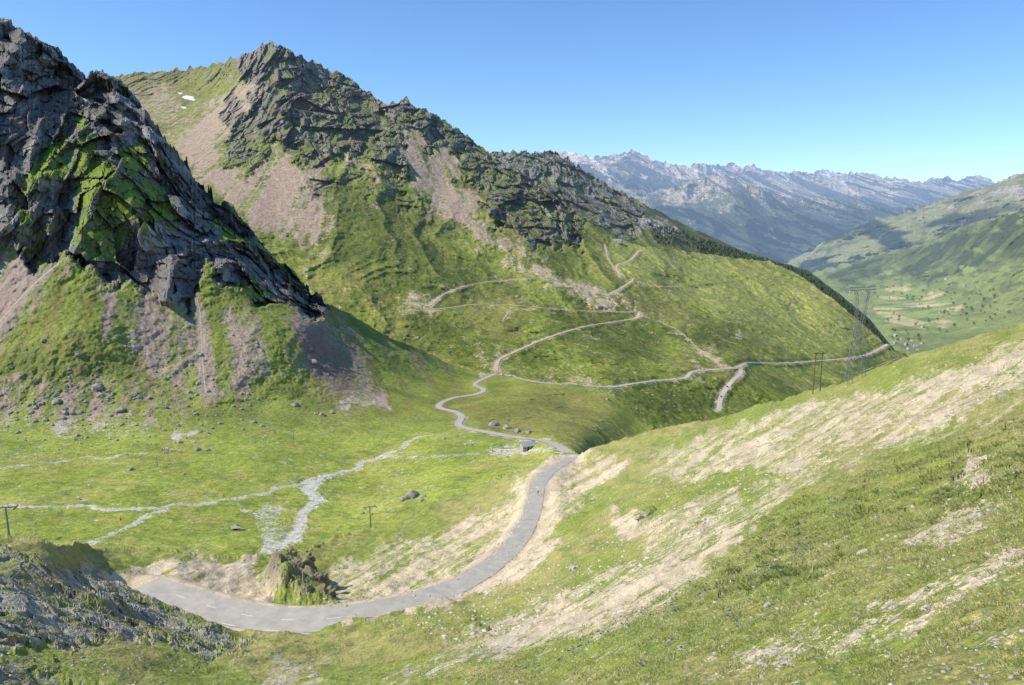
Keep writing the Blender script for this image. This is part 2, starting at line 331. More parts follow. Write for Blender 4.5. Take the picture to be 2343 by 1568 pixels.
hill_ob=H.build(ground_mat('hillside_ground',1.3,.2,None,k=6.0,nw=1.15,var=.34,fine=1.8,bumpk=1.),colA,colB,mix,140,label='steep grassy hillside with bare sandy scree and low shrubs',flat=np.maximum(rockL,kn))
def dashes(P,nr,off_frac,dash,gap,wd,start=0,end=None):
    L=np.concatenate([[0],np.cumsum(np.linalg.norm(np.diff(P,axis=0),axis=1))]);vs=[];fs=[];s=start;end=end or L[-1]
    while s+dash<end:
        ss=np.linspace(s,s+dash,4)
        for k in range(4):
            c=np.array([np.interp(ss[k],L,P[:,q]) for q in range(3)]);n=np.array([np.interp(ss[k],L,nr[:,q]) for q in range(2)]);w=np.interp(ss[k],L,RW)
            o=off_frac*(w/2-.45)
            for sd in (-1,1): vs.append((c[0]+n[0]*(o+sd*wd/2),c[1]+n[1]*(o+sd*wd/2),c[2]+.062))
        b=len(vs)-8
        for k in range(3): fs.append((b+2*k,b+2*k+1,b+2*k+3,b+2*k+2))
        s+=dash+gap
    return vs,fs
PAINT=simple_mat('white_road_paint',(.78,.77,.74),.7,.1)
va=[];fa=[]
for of,d,g,st_,en in ((-1,2.6,6,90,None),(1,2.6,5,16,50),(0,2.4,5.5,9,48)):
    v_,f_=dashes(RP,RN,of,d,g,.13,st_,en);b=len(va);va+=v_;fa+=[tuple(i+b for i in f) for f in f_]
mk=np_mesh('road_marking',np.array(va),np.array(fa),PAINT,None,False);mk.parent=rd
# =====================================================  CRAG, TALUS AND BASIN
ctop=[(-320,-150),(-120,-40),(0,35),(45,62),(80,92),(130,112),(165,150),(200,172),(225,165),(262,182),(300,215),(330,262),(380,318),(420,366),(450,410),(480,445),(540,490),(585,545),(620,582),(660,622),(700,658),(740,690),(800,718),(880,768),(960,800),(1040,838),(1110,853),(1140,856),(1180,866),(1230,878),(1300,880),(1360,888),(1400,905),(1440,935),(1470,965),(1510,1000),(1560,1020),(1620,1050)]
cbot=[(-320,1330),(0,1330),(600,1350),(760,1330),(900,1290),(1100,1200),(1200,1170),(1350,1130),(1620,1100)]
cctrl=[(-320,-150,850),(-320,600,600),(-320,980,430),(-320,1330,235),(0,1225,273),(600,1260,262),(300,1240,270),(0,1100,345),(300,1100,350),(600,1100,362),(0,990,435),(200,990,438),(400,990,440),(600,985,455),(850,935,545),(750,1000,462),(900,1100,368),(760,1290,252),(900,1220,272),(1100,1130,300),(1200,1080,312),(1305,1048,302),(1275,1020,352),(1245,1008,392),(1110,990,452),(1207,1024,392),(1000,1010,432),(1040,962,520),(1000,930,590),(1110,893,690),(1130,857,850),(1080,880,760),(1200,900,660),(1300,882,690),(1300,930,600),(1400,905,640),(1400,980,520),(1470,965,600),(1510,1000,560),(1380,1035,430),(1560,1060,480),
 (0,600,600),(0,800,510),(150,590,600),(330,690,590),(200,800,515),(440,700,610),(600,850,552),(600,930,510),(700,880,560),(800,840,640),(700,740,650),(880,850,690),(950,880,690),
 (0,35,790),(0,300,690),(130,112,800),(200,172,790),(190,400,655),(300,215,800),(300,420,665),(420,366,800),(420,560,665),(480,445,800),(560,600,690),(620,582,790),(700,658,790),(800,718,800),(960,800,835)]
Cc=Patch('mountain_basin',ctop,cbot,cctrl,-320,1620,2.0,560,jag=[(-320,18),(480,14),(700,9),(760,2),(1620,2)],jf=.025)
U,V=Cc.U,Cc.V;P=Cc.P.copy()
Wn=fbm(U/60,V/60,U*0,6,.6)*24;Wm=fbm(U/60+40,V/60,U*0,6,.6)*24;Uw=U+Wn;Vw=V+Wm
rock=pmask(Uw,Vw,[(-400,-400),(0,-100),(300,60),(420,250),(520,420),(600,500),(700,620),(760,690),(720,730),(700,720),(650,690),(600,690),(560,660),(520,640),(470,600),(450,640),(440,710),(400,700),(340,680),(290,650),(220,640),(180,590),(150,575),(70,620),(20,580),(-400,600)],8)
X,Y,Z=P[...,0],P[...,1],P[...,2]
wx=X+5*fbm(X/40,Y/60,Z/60,3,.5)+.16*Z
def blocky(n,q): return np.floor(n*q)/q+sm(.35,.65,(n*q)%1)/q
rb=ridged(wx/80+3.3,Y/260,Z/400,2,.5)-.45
r1=ridged(wx/38,Y/90,Z/260,2,.5)-.4
f1_=facet(wx/26,Y/34,Z/58,1,.8);f2_=facet(wx/10,Y/14,Z/22,2,.7);f3_=facet(wx/4.2,Y/6,Z/8,3,.7)
Cc.radial(-rock*(66*rb+34*r1+20*f1_+8.5*f2_+3.4*f3_))
Cc.P[...,2]+=rock*sm(70,10,V-np.interp(U[0],[p[0] for p in ctop],[p[1] for p in ctop])[None])*(6*f2_+4*f1_)
tal=sm(1010,900,V)*(1-rock)
Cc.radial(-tal*(9*fbm(X/80,Y/90,0*X,3)+2.2*fbm(X/9,Y/12,Z/9,4,.6)))
floor=sm(930,1010,V)
Cc.P[...,2]+=floor*(1.2*fbm(X/60,Y/45,0*X,3)+.35*fbm(X/9,Y/7,0*X,4))
knob=pmask(U,V,[(1060,920),(1300,900),(1440,990),(1380,1040),(1200,1010),(1100,980)],30)
Cc.radial(-knob*(14*(ridged(X/40,Y/60,0*X,4)-.5)))
nrm=Cc.slope()
ledge=np.zeros(U.shape,np.float32)
for pl in ([(190,250),(215,330),(300,420),(400,500),(300,570),(210,610),(165,540),(180,430),(160,380)],[(30,440),(100,350),(160,320),(130,420),(60,465)],[(280,340),(335,345),(335,405),(300,400)],[(355,445),(405,470),(395,515),(360,490)],[(330,420),(380,430),(340,560),(260,600),(300,500)],[(480,480),(540,520),(570,570),(520,560)],[(600,570),(700,650),(660,650),(600,600)],[(540,640),(620,660),(640,690),(580,680)],[(40,470),(120,520),(100,600),(30,560)]):
    ledge=np.maximum(ledge,pmask(Uw,Vw,pl,14))
gap=sm(.50,.68,nrm[...,2]+.14*fbm(X/12,Y/12,Z/12,3))
rmix=rock*np.clip(1.1-ledge*1.15*sm(-.05,.35,nrm[...,2]+.25*fbm(X/8,Y/8,Z/8,4,.6))-gap*.4,0,1)
scr=np.zeros(U.shape,np.float32)
for pl,w in (([(-400,590),(100,600),(150,585),(100,680),(40,740),(-20,820),(-400,900)],1.0),([(180,600),(300,660),(440,710),(700,720),(780,770),(850,850),(890,930),(800,925),(730,870),(640,860),(560,900),(480,930),(420,900),(330,850),(230,760)],.74),([(560,760),(700,740),(800,800),(860,880),(880,925),(800,920),(720,860),(620,830)],.7),([(520,720),(760,720),(1000,830),(1100,850),(1000,850),(800,790),(600,740)],.5),([(-300,850),(300,860),(500,930),(300,985),(-300,980)],.46)):
    scr=np.maximum(scr,w*pmask(Uw,Vw,pl,28))
fan=(U-420)/(V+150.)
stk=fbm(fan*22,V/520,0*U,5,.6)
brn=pmask(Uw,Vw,[(640,740),(720,750),(800,820),(830,880),(780,900),(700,840),(660,800)],26)
beige=np.zeros(U.shape,np.float32)
for pl,w in (([(540,1150),(640,1165),(650,1200),(600,1255),(575,1240),(600,1200)],.5),([(640,1200),(700,1180),(690,1230),(640,1255),(600,1258)],.42),([(400,975),(450,975),(440,998),(405,998)],.7),([(780,920),(900,920),(860,945),(790,945)],.35),([(1130,1020),(1190,1020),(1200,1045),(1130,1045)],.5),([(1120,790),(1170,800),(1150,850),(1100,850)],.7)):
    beige=np.maximum(beige,w*pmask(Uw,Vw,pl,9))
colA=np.broadcast_to(GRASS,U.shape+(3,)).copy()
colA=lay(colA,GRASSB,floor);colA=lay(colA,OLIVE,tal*.65*sm(-.3,.3,stk));colA=lay(colA,GRASSD*1.3,tal*.6*sm(.0,.4,fbm(X/50,Y/50,0*X,4)))
colA=lay(colA,C3(.20,.28,.05),rock)
colA=lay(colA,C3(.34,.35,.10),floor*.6*sm(-.1,.35,fbm(U/160,V/40,0*U,4)));colA=lay(colA,GRASSD*1.7,floor*.6*sm(.1,.4,fbm(U/90+5,V/14,0*U,4)))
colA=lay(colA,OLIVE*.9,knob*.5)
colB=np.broadcast_to(SCREEG,U.shape+(3,)).copy();colB=lay(colB,C3(.39,.285,.21),sm(-.2,.3,stk)*.7)
colB=lay(colB,BROWN,brn*.8);colB=lay(colB,ROCK,rock);colB=lay(colB,ROCKL,rock*.7*sm(.0,.5,fbm(wx/16,Y/60,Z/50,5,.6)+.3*f2_));colB=lay(colB,ROCK*.6,rock*.5*sm(.1,.5,fbm(wx/12+9,Y/60,Z/60,5,.6)));colB=lay(colB,C3(.60,.55,.44),np.maximum(beige,floor))
streams=[([(775,1085),(745,1092),(722,1100),(705,1125),(735,1145),(690,1175),(688,1205),(672,1235),(640,1250),(600,1262)],[2.4,4,4.5,2.4,3.2,1.6,2,2.2,2.6,3]),
 ([(1005,995),(945,1005),(925,1022),(880,1040),(830,1055),(815,1075),(775,1085)],[.6,1.1,.8,1.2,2.,1.2,2.4]),
 ([(715,1103),(640,1112),(600,1128),(520,1142),(440,1158),(370,1166),(310,1163),(150,1160),(0,1156),(-300,1150)],[1.6,.6,1.,.5,.7,.8,.6,.9,1.,1.]),
 ([(380,1166),(330,1185),(290,1212),(230,1238),(190,1250)],[.6,.8,.8,.8,.6]),
 ([(-300,1080),(0,1072),(90,1058),(200,1046),(330,1040)],[.8,.6,.7,.5,.3])]
for ln,w in streams:
    l2=[ln[0]]
    for a_,b_ in zip(ln[:-1],ln[1:]):
        for q_ in (.33,.66,1): l2.append((a_[0]+(b_[0]-a_[0])*q_+(random.gauss(0,5) if q_<1 else 0),a_[1]+(b_[1]-a_[1])*q_+(random.gauss(0,2.6) if q_<1 else 0)))
    ribbon(Cc,'stream',l2,w,STREAMM,'stony pale stream bed crossing the meadow',off=.05,blend=2.5,irr=1.4,smk=1,step=4)
sc_=Cc.cut.copy();Cc.cut[:]=1e9
cr1,_,_,_=ribbon(Cc,'road',[(1312,1050),(1300,1036),(1275,1019),(1245,1008),(1190,1003),(1110,991),(1052,980),(1042,969),(1062,957),(1046,944),(1000,932),(1030,913),(1095,902),(1112,891),(1080,882),(1105,868),(1132,857)],5.0,ROADM,'narrow grey asphalt road winding through grassy hollow',off=.25,blend=6,smk=2)
for ln,w in (([(1090,1040),(1000,1045),(930,1046),(880,1040)],.5),([(1150,1030),(1200,1033),(1290,1030)],2.0),([(470,900),(462,800),(458,720),(450,680)],.8),([(150,590),(90,640),(40,690),(0,735),(-60,790)],1.3)):
    ribbon(Cc,'path',ln,w,TRACKM,'faint trodden footpath across the slope',off=.1,blend=2,irr=.6,smk=1,step=4)
mix=.03+.05*floor+scr*(.74+.85*stk)*(1-rock)+rmix*1.15+beige*.85+.5*(1-sm(0,2.6,sc_))+.4*(1-sm(0,4,Cc.cut))
Cc.build(ground_mat('basin_ground',.16,.9,None,k=3.2,nw=1.15,var=.3,bumpk=1.,fine=1.5),colA,colB,mix,260,label='grassy basin under dark rock crag with talus slopes',flat=rock)
# =====================================================  MAIN MOUNTAIN AND GREEN SHOULDERS
mtop=[(180,200),(270,172),(350,165),(420,158),(480,152),(540,132),(580,120),(600,102),(625,97),(650,108),(680,126),(720,145),(760,165),(800,178),(860,225),(885,240),(910,234),(925,222),(945,240),(1000,265),(1050,300),(1090,330),(1125,355),(1170,390),(1210,425),(1250,435),(1300,475),(1350,510),(1400,540),(1440,556),(1480,566),(1540,572),(1600,580),(1690,592),(1760,598),(1830,630),(1900,680),(1960,730),(2000,765),(2030,790),(2080,815),(2130,850)]
mbot=[(180,420),(480,620),(700,800),(900,900),(1110,935),(1300,960),(1500,1080),(1700,1040),(1900,980),(2060,900),(2130,880)]
mctrl=[(180,200,2300),(270,172,2350),(350,165,2350),(480,152,2250),(625,97,2000),(760,165,2050),(925,222,2000),(1050,300,1920),(1125,355,1850),(1250,435,1750),(1300,475,1700),(1400,540,1680),(1600,580,1750),(1760,598,1780),(1900,680,1600),(2030,790,1470),(2130,850,1450),
 (180,420,1500),(480,620,1100),(350,300,1900),(450,400,1550),(520,250,1950),(640,380,1600),(640,240,1800),(560,500,1350),(700,560,1280),(700,800,930),(800,700,1050),(850,450,1500),(850,580,1260),(900,330,1750),(1000,430,1650),(1000,600,1300),(1000,800,950),(900,880,860),(1120,470,1600),(1110,935,760),(1130,857,865),(1100,650,1250),(1100,750,1050),(1200,560,1450),(1300,560,1520),(1300,650,1300),(1450,720,1250),(1450,650,1400),(1300,800,1000),(1300,880,850),(1400,888,850),(1500,600,1580),(1550,870,930),(1690,848,1020),(1645,940,880),(1500,1000,740),(1700,1030,760),(1720,832,1090),(1500,800,1080),(1650,700,1400),(1650,780,1180),(1850,720,1500),(1880,826,1250),(2030,789,1450),(1900,880,1120),(1800,900,1010),(2060,880,1250),(1900,980,950)]
M=Patch('mountain',mtop,mbot,mctrl,180,2130,2.0,500,jag=[(180,6),(560,9),(1300,8),(1400,3),(2130,3.5)],jf=.03)
U,V=M.U,M.V;P=M.P.copy();X,Y,Z=P[...,0],P[...,1],P[...,2]
Wn=fbm(U/50,V/50,U*0,6,.62)*30;Wm=fbm(U/50+40,V/50,U*0,6,.62)*30;Uw=U+Wn;Vw=V+Wm
pk=world(622,-230,1950.);fa_=(X-pk[0])/(pk[2]-Z+1e-3);rr=np.sqrt((X-pk[0])**2+(pk[2]-Z)**2)
rock=pmask(Uw,Vw,[(540,100),(620,60),(760,130),(860,190),(960,220),(1050,270),(1120,330),(1190,400),(1120,400),(1050,390),(1000,340),(950,290),(915,320),(935,400),(890,390),(840,350),(760,360),(720,385),(690,345),(600,320),(540,360),(520,330),(560,260),(590,210),(540,165)],12)
r2=np.maximum(pmask(Uw,Vw,[(1090,400),(1120,375),(1180,395),(1260,425),(1310,470),(1340,575),(1280,560),(1240,590),(1190,550),(1130,490),(1090,450)],12),pmask(Uw,Vw,[(510,190),(560,240),(560,330),(630,350),(610,375),(520,385),(525,300)],12)*.7)
r3=.4*pmask(Uw,Vw,[(700,400),(800,390),(940,430),(990,480),(960,510),(880,460),(780,440),(730,480),(710,440)],16)+.3*pmask(Uw,Vw,[(200,150),(480,150),(560,130),(530,200),(430,190),(300,215),(250,230)],12)
rk=np.clip(rock+r2+r3,0,1)
scr=np.zeros(U.shape,np.float32)
for pl,w in (([(590,170),(600,205),(560,260),(505,340),(520,385),(570,400),(660,345),(690,380),(740,350),(735,420),(770,510),(735,555),(640,555),(590,520),(480,430),(380,330),(440,270),(520,210)],.9),
 ([(910,330),(940,280),(1000,350),(1075,430),(1110,520),(1200,590),(1300,635),(1400,690),(1380,700),(1250,645),(1150,585),(1080,540),(1000,480),(950,410)],.88),
 ([(770,350),(850,380),(900,410),(850,410),(790,390)],.8),([(280,180),(400,200),(440,260),(380,320),(320,250)],.5),([(1190,600),(1420,680),(1480,720),(1350,700)],.5),([(920,680),(1000,690),(990,720),(930,705)],.6),([(1080,790),(1180,800),(1150,850),(1100,830)],.5),
 ([(700,560),(740,540),(760,600),(700,660)],.35),([(1560,760),(1600,790),(1650,835),(1600,845),(1570,790)],.5),([(1680,720),(1710,735),(1690,750)],.7),([(1230,860),(1420,880),(1420,895),(1230,880)],.5)):
    scr=np.maximum(scr,w*pmask(Uw,Vw,pl,22))
near=sm(900,560,V)*(.25+.75*sm(500,640,U))
wf=fa_*9+.9*fbm(X/260,Y/300,Z/260,3)
rr1=ridged(wf,rr/700,Y/1500,2,.5)-.45
rg=ridged(fa_*28+1.2*fbm(X/160,Y/200,Z/160,3),rr/400,Y/900,3,.5)-.5
rr2=ridged(fa_*9+.9*fbm(X/150,Y/200,Z/150,4,.6),rr/420,Y/800,3,.5)-.5
wX=X+20*fbm(X/120,Y/120,Z/120,3)
f1_=facet((wX-.35*Z)/70,Y/110,Z/110,11,.8);f2_=facet((wX-.35*Z)/28,Y/45,Z/42,12,.8);f3_=facet(wX/11,Y/18,Z/15,13,.7)
soft=(1-.85*np.clip(scr,0,1)*(1-rk))
M.radial(-(near*38*rr1*soft+near*(1-rk)*soft*8*rg+ rk*(55*rr2+36*f1_+17*f2_+6*f3_)))
hum=sm(560,720,V)*sm(900,1050,U)
M.radial(-(1-rk)*soft*((.15+.6*hum)*(42*fbm(X/190,Y/170,0*X,3,.45))+4.5*fbm(X/18,Y/22,Z/18,4,.6)))
gul=pmask(U,V,[(1330,560),(1480,570),(1760,600),(1900,680),(2000,760),(1800,820),(1500,740),(1350,640)],40)
M.radial(-gul*24*(ridged(X/110+Z/70,Y/420,0*X,4,.5)-.5))
stk=fbm(fa_*45,rr/500,0*X,4,.6)
dark=np.zeros(U.shape,np.float32)
for pl in ([(740,440),(850,430),(960,500),(1060,600),(1050,660),(900,640),(760,600),(700,540)],[(480,480),(570,480),(580,510),(540,510)],[(880,700),(1000,720),(1100,790),(1080,830),(960,790)],[(1100,520),(1200,570),(1300,570),(1330,600),(1260,620)],[(1480,760),(1650,720),(1760,760),(1640,800)],[(1000,650),(1180,640),(1180,680),(1020,700)],[(1250,740),(1420,710),(1540,780),(1450,830),(1300,800)],[(1400,880),(1640,880),(1600,960),(1450,960)]):
    dark=np.maximum(dark,pmask(Uw,Vw,pl,30))
dome=pmask(Uw,Vw,[(1330,560),(1480,560),(1760,580),(1900,670),(2030,790),(1800,810),(1600,690),(1420,640)],30)
colA=np.broadcast_to(GRASS*.94,U.shape+(3,)).copy();colA=lay(colA,GRASSD,sm(-.1,.35,fbm(X/90,Y/90,Z/90,6,.62))*.7);colA=lay(colA,OLIVE,sm(0,.4,fbm(X/130+7,Y/130,Z/130,5,.6))*.5)
colA=lay(colA,GRASSD*.9,dark*.65);colA=lay(colA,C3(.30,.33,.09),dome*.7);colA=lay(colA,GRASSD*1.2,rk*.6);colA=lay(colA,OLIVE,sm(400,200,V)*sm(700,300,U)*.8)
colB=np.broadcast_to(SCREE,U.shape+(3,)).copy();colB=lay(colB,C3(.42,.295,.205),sm(-.2,.3,stk)*.6);colB=lay(colB,C3(.55,.44,.28),sm(560,650,V))
colB=lay(colB,ROCK*1.05,rk);colB=lay(colB,C3(.32,.235,.18),rk*.7*sm(-.1,.4,fbm(X/90,Y/90,Z/90,4)));colB=lay(colB,ROCKL*.9,rk*.5*sm(.1,.4,fbm(X/40+9,Y/40,Z/60,4)+.2*f2_))
nr_=M.slope();gap=sm(.45,.72,nr_[...,2]+.25*fbm(X/40,Y/40,Z/40,4,.6))
R5=dict(off=.45,blend=8,smk=1,step=5)
ribbon(M,'road',[(1130,858),(1165,861),(1210,872),(1260,879),(1330,883),(1400,886),(1440,880),(1500,872),(1570,866),(1578,853),(1640,846),(1690,843)],6.0,ROADM,'grey asphalt road traversing the far slope',**R5)
ribbon(M,'road',[(1645,942),(1648,915),(1662,890),(1680,868),(1698,852),(1685,842),(1660,842)],6.0,ROADM,'grey asphalt hairpin climbing out of the gully',**R5)
ribbon(M,'road',[(1690,841),(1705,832),(1735,831),(1790,832),(1850,828),(1930,822),(1985,812),(2010,800),(2030,788)],5.5,ROADM,'grey asphalt road leaving round the shoulder',**R5)
for ln,w in (([(1135,850),(1140,825),(1180,805),(1250,775),(1330,750),(1400,738),(1460,728),(1462,714),(1440,714),(1330,712),(1200,702),(1100,697),(1020,706),(975,708),(930,692)],4.6),([(985,700),(1020,672),(1090,650),(1200,638)],3),([(1400,672),(1430,655),(1450,638),(1420,632),(1410,608),(1440,598),(1462,575)],3.8),([(1150,735),(1170,712),(1230,706)],2.),([(1440,640),(1500,655),(1560,655)],2.),([(1385,560),(1395,600),(1430,635)],2.),([(1460,720),(1540,750),(1600,800),(1650,838)],1.2)):
    ribbon(M,'dirt_track',ln,w,TRACKM,'sandy dirt track zigzagging over the grassy slope',off=.6,blend=8,irr=.3,smk=1,step=5)
mix=.07+scr*(.88+.7*stk)*(1-.8*rk)+rk*(1.0-.75*gap)+.05*dome+.42*(1-sm(0,7,M.cut))
for (a,b,c,d) in ((430,223,12,4),(420,246,6,2),(412,214,4,1.8),(735,175,6,3.5),(440,228,6,2)):
    q=1-sm(.8,1.2,np.sqrt(((U-a-(V-b)*.8)/c)**2+((V-b)/d)**2)+.2*fbm(U/6,V/6,0*U,2));colB=lay(colB,SNOW,q);mix=mix+q*3
M.build(ground_mat('mountain_ground',.05,3.2,None,k=2.8,nw=1.2,var=.3,bumpk=1.,fine=1.5),colA,colB,mix,700,label='rocky summit with scree gullies above green slopes',flat=rk)
# =====================================================  MIDDLE RIDGE
qtop=[(1000,420),(1050,385),(1130,350),(1180,346),(1215,352),(1270,348),(1300,362),(1340,392),(1390,425),(1440,452),(1500,480),(1560,512),(1640,548),(1700,575),(1760,592),(1850,620),(1930,680),(1990,730),(2025,775),(2060,815),(2120,860)]
qbot=[(1000,560),(1400,640),(1700,690),(1950,820),(2120,960)]
qctrl=[(1000,420,3100),(1130,350,3000),(1270,348,2900),(1440,452,2700),(1560,512,2600),(1700,575,2500),(1850,620,2300),(2025,778,2000),(2120,860,1950),(1000,560,2400),(1300,450,2600),(1400,640,2050),(1450,540,2350),(1700,690,1950),(1950,820,1700),(2120,960,1500)]
Q=Patch('ridge',qtop,qbot,qctrl,1000,2120,2.0,200,jag=[(1000,9),(1400,9),(1500,5),(1600,2),(2120,1)],jf=.04)
U,V=Q.U,Q.V;P=Q.P.copy();X,Y,Z=P[...,0],P[...,1],P[...,2]
Uw=U+fbm(U/40,V/40,0*U,4)*16;Vw=V+fbm(U/40+9,V/40,0*U,4)*16
rock=pmask(Uw,Vw,[(1000,300),(1300,320),(1450,440),(1480,500),(1450,560),(1380,530),(1300,470),(1000,480)],14)
pale=pmask(Uw,Vw,[(1465,490),(1500,492),(1550,530),(1540,550),(1490,530),(1470,530)],10)
Q.radial(-(rock*100+25)*(ridged((X+.7*Z)/80+fbm(X/200,Y/200,Z/200,2)*.5,Y/500,Z/500,3,.5)-.5)-rock*(36*facet((X+.5*Z)/60,Y/90,Z/90,21,.8)+14*facet(X/24,Y/40,Z/34,22,.8)))
colA=np.broadcast_to(C3(.080,.105,.045),U.shape+(3,)).copy();colA=lay(colA,GRASS*.8,sm(.0,.4,fbm(X/160,Y/160,Z/160,4))*.6*(1-sm(1500,1700,U)))
colB=np.broadcast_to(C3(.26,.245,.215),U.shape+(3,)).copy();colB=lay(colB,C3(.46,.43,.37),pale)
mix=.0+rock*.50+pale*.5
Q.build(ground_mat('ridge_ground',.03,6,None,var=.3),colA,colB,mix,900,label='jagged wooded ridge with dark cliffs',flat=rock)
# =====================================================  VALLEY SIDES
r1top=[(1780,640),(1880,618),(1960,598),(2040,575),(2120,556),(2200,520),(2270,500),(2343,482),(2660,400)]
r1bot=[(1780,800),(2000,860),(2100,870),(2660,860)]
r1c=[(1780,640,7200),(1960,598,6600),(2120,556,6000),(2200,520,5500),(2343,482,4600),(2660,400,4200),(1780,800,3200),(2000,860,2400),(2000,650,5600),(2100,700,4200),(2050,760,3200),(2150,740,3350),(2200,640,4500),(2300,560,4350),(2343,600,3700),(2343,740,2900),(2100,870,2300),(2660,860,2100),(2660,600,3300)]
R1=Patch('valley_side',r1top,r1bot,r1c,1780,2660,2.4,230,jag=5,jf=.03)
U,V=R1.U,R1.V;P=R1.P.copy();X,Y,Z=P[...,0],P[...,1],P[...,2]
Uw=U+fbm(U/30,V/30,0*U,5,.6)*18;Vw=V+fbm(U/30+9,V/30,0*U,5,.6)*12
R1.radial(-150*sm(760,640,V)*(ridged((X+.8*Z)/420,Y/900,Z/900,4,.5)-.5)-45*sm(740,600,V)*fbm(X/120,Y/200,Z/120,4))
forest=np.clip(pmask(Uw,Vw,[(1870,625),(2000,590),(2120,555),(2343,480),(2660,400),(2660,480),(2343,590),(2200,630),(2120,655),(2080,630),(1980,640),(1900,650)],14)*sm(-.55,-.1,fbm(U/50,V/30,0*U,4)+.1)+.6*sm(.15,.4,fbm(U/40+7,V/14,0*U,5,.6))*sm(740,700,V),0,1)
fld=pmask(Uw,Vw,[(1990,700),(2030,660),(2090,650),(2200,700),(2180,750),(2080,770),(2020,760)],10)
cx=np.floor(X/62+.6*np.sin(Y/230));cy=np.floor(Y/150+.5*np.sin(X/120));hsh=np.abs(np.sin(cx*12.9898+cy*78.233)*43758.5)%1
colA=np.broadcast_to(C3(.22,.27,.085),U.shape+(3,)).copy();colA=lay(colA,C3(.055,.072,.037),forest*.92);colA=lay(colA,C3(.27,.33,.10),fld*.8);colA=lay(colA,C3(.46,.41,.21),fld*sm(.74,.76,hsh));colA=lay(colA,C3(.17,.23,.07),fld*sm(.3,.28,hsh))
colA=lay(colA,C3(.15,.19,.06),.6*sm(-.1,.4,fbm(X/200,Y/200,Z/200,4))*(1-fld))
colB=np.broadcast_to(C3(.34,.32,.26),U.shape+(3,)).copy();mix=np.zeros(U.shape)+.0
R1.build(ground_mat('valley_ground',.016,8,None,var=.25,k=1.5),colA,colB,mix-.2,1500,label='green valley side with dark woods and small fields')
r2top=[(1700,660),(1800,605),(1840,585),(1900,548),(1960,520),(2000,505),(2050,495),(2110,476),(2170,455),(2220,436),(2260,432),(2300,412),(2343,394),(2660,330)]
r2bot=[(1700,760),(2660,640)]
r2c=[(1700,660,10500),(1840,585,10000),(2000,505,9500),(2110,476,9200),(2343,394,8300),(2660,330,8000),(1700,760,7500),(2000,650,7300),(2343,560,6200),(2660,640,5000)]
R2=Patch('hill',r2top,r2bot,r2c,1700,2660,2.6,150,jag=7,jf=.025)
U,V=R2.U,R2.V;P=R2.P.copy();X,Y,Z=P[...,0],P[...,1],P[...,2]
R2.radial(-480*(ridged((X+.6*Z)/900,Y/2000,Z/1500,5,.55)-.5))
f_=sm(-.15,.3,fbm(X/500,Y/900,Z/300,5));colA=lay(np.broadcast_to(C3(.23,.25,.105),U.shape+(3,)).copy(),C3(.06,.078,.05),f_*.85*sm(430,520,V)+.3*f_)
colB=np.broadcast_to(C3(.38,.33,.28),U.shape+(3,)).copy();mix=.55*sm(530,430,V)*sm(-.2,.3,fbm(X/300,Y/300,Z/200,4))
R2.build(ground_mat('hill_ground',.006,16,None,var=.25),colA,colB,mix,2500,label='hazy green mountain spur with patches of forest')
f2top=[(950,480),(1150,430),(1300,410),(1400,420),(1480,440),(1540,428),(1600,408),(1655,400),(1700,420),(1760,440),(1810,456),(1870,452),(1960,460),(2040,480),(2150,460),(2400,440),(2700,430)]
f2bot=[(950,720),(2700,720)]
f2c=[(950,480,16500),(1655,400,16000),(2400,440,17500),(2700,430,17500),(950,720,10500),(1650,590,12500),(1840,600,12500),(2700,720,10500),(1500,500,14800),(1810,500,15500)]
F2=Patch('mountain_range',f2top,f2bot,f2c,950,2700,2.4,170,jag=7,jf=.02)
U,V=F2.U,F2.V;P=F2.P.copy();X,Y,Z=P[...,0],P[...,1],P[...,2]
F2.radial(-2900*(ridged((X+.8*Z)/2000,Y/7000,Z/6000,6,.52)-.5))
hgt=V+34*fbm(U/60,V/60,0*U,5,.6)
colA=lay(np.broadcast_to(C3(.20,.205,.11),U.shape+(3,)).copy(),C3(.05,.07,.05),sm(430,510,hgt)*.9)
colB=np.broadcast_to(C3(.50,.42,.34),U.shape+(3,)).copy();mix=.7*sm(500,415,hgt)
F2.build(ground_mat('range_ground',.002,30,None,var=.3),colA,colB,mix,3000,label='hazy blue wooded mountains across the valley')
f1top=[(950,420),(1130,365),(1200,352),(1230,350),(1260,352),(1290,345),(1330,352),(1365,360),(1400,358),(1432,350),(1450,343),(1470,356),(1500,366),(1530,374),(1570,378),(1610,372),(1650,378),(1672,372),(1700,384),(1722,378),(1745,388),(1790,394),(1830,392),(1860,396),(1880,388),(1893,384),(1905,396),(1940,398),(1985,394),(2010,404),(2060,410),(2110,418),(2140,408),(2160,404),(2190,412),(2220,400),(2240,404),(2275,415),(2343,424),(2700,430)]
f1bot=[(950,560),(2700,560)]
f1c=[(950,420,24000),(1450,343,23000),(1893,384,28000),(2343,424,28000),(2700,430,28000),(950,560,17000),(1800,560,18000),(2700,560,18000),(1500,450,20000),(2100,460,24000)]
F1=Patch('mountain_range',f1top,f1bot,f1c,950,2700,2.0,140,jag=6,jf=.035)
U,V=F1.U,F1.V;P=F1.P.copy();X,Y,Z=P[...,0],P[...,1],P[...,2]
F1.radial(-4600*(ridged((X+.7*Z)/2700,Y/9000,Z/7000,6,.52)-.5))
tv=np.interp(U[0],[p[0] for p in f1top],[p[1] for p in f1top])
below=V-tv[None]
colA=lay(np.broadcast_to(C3(.21,.20,.13),U.shape+(3,)).copy(),C3(.06,.075,.05),sm(45,90,below))
colB=np.broadcast_to(C3(.68,.55,.41),U.shape+(3,)).copy()
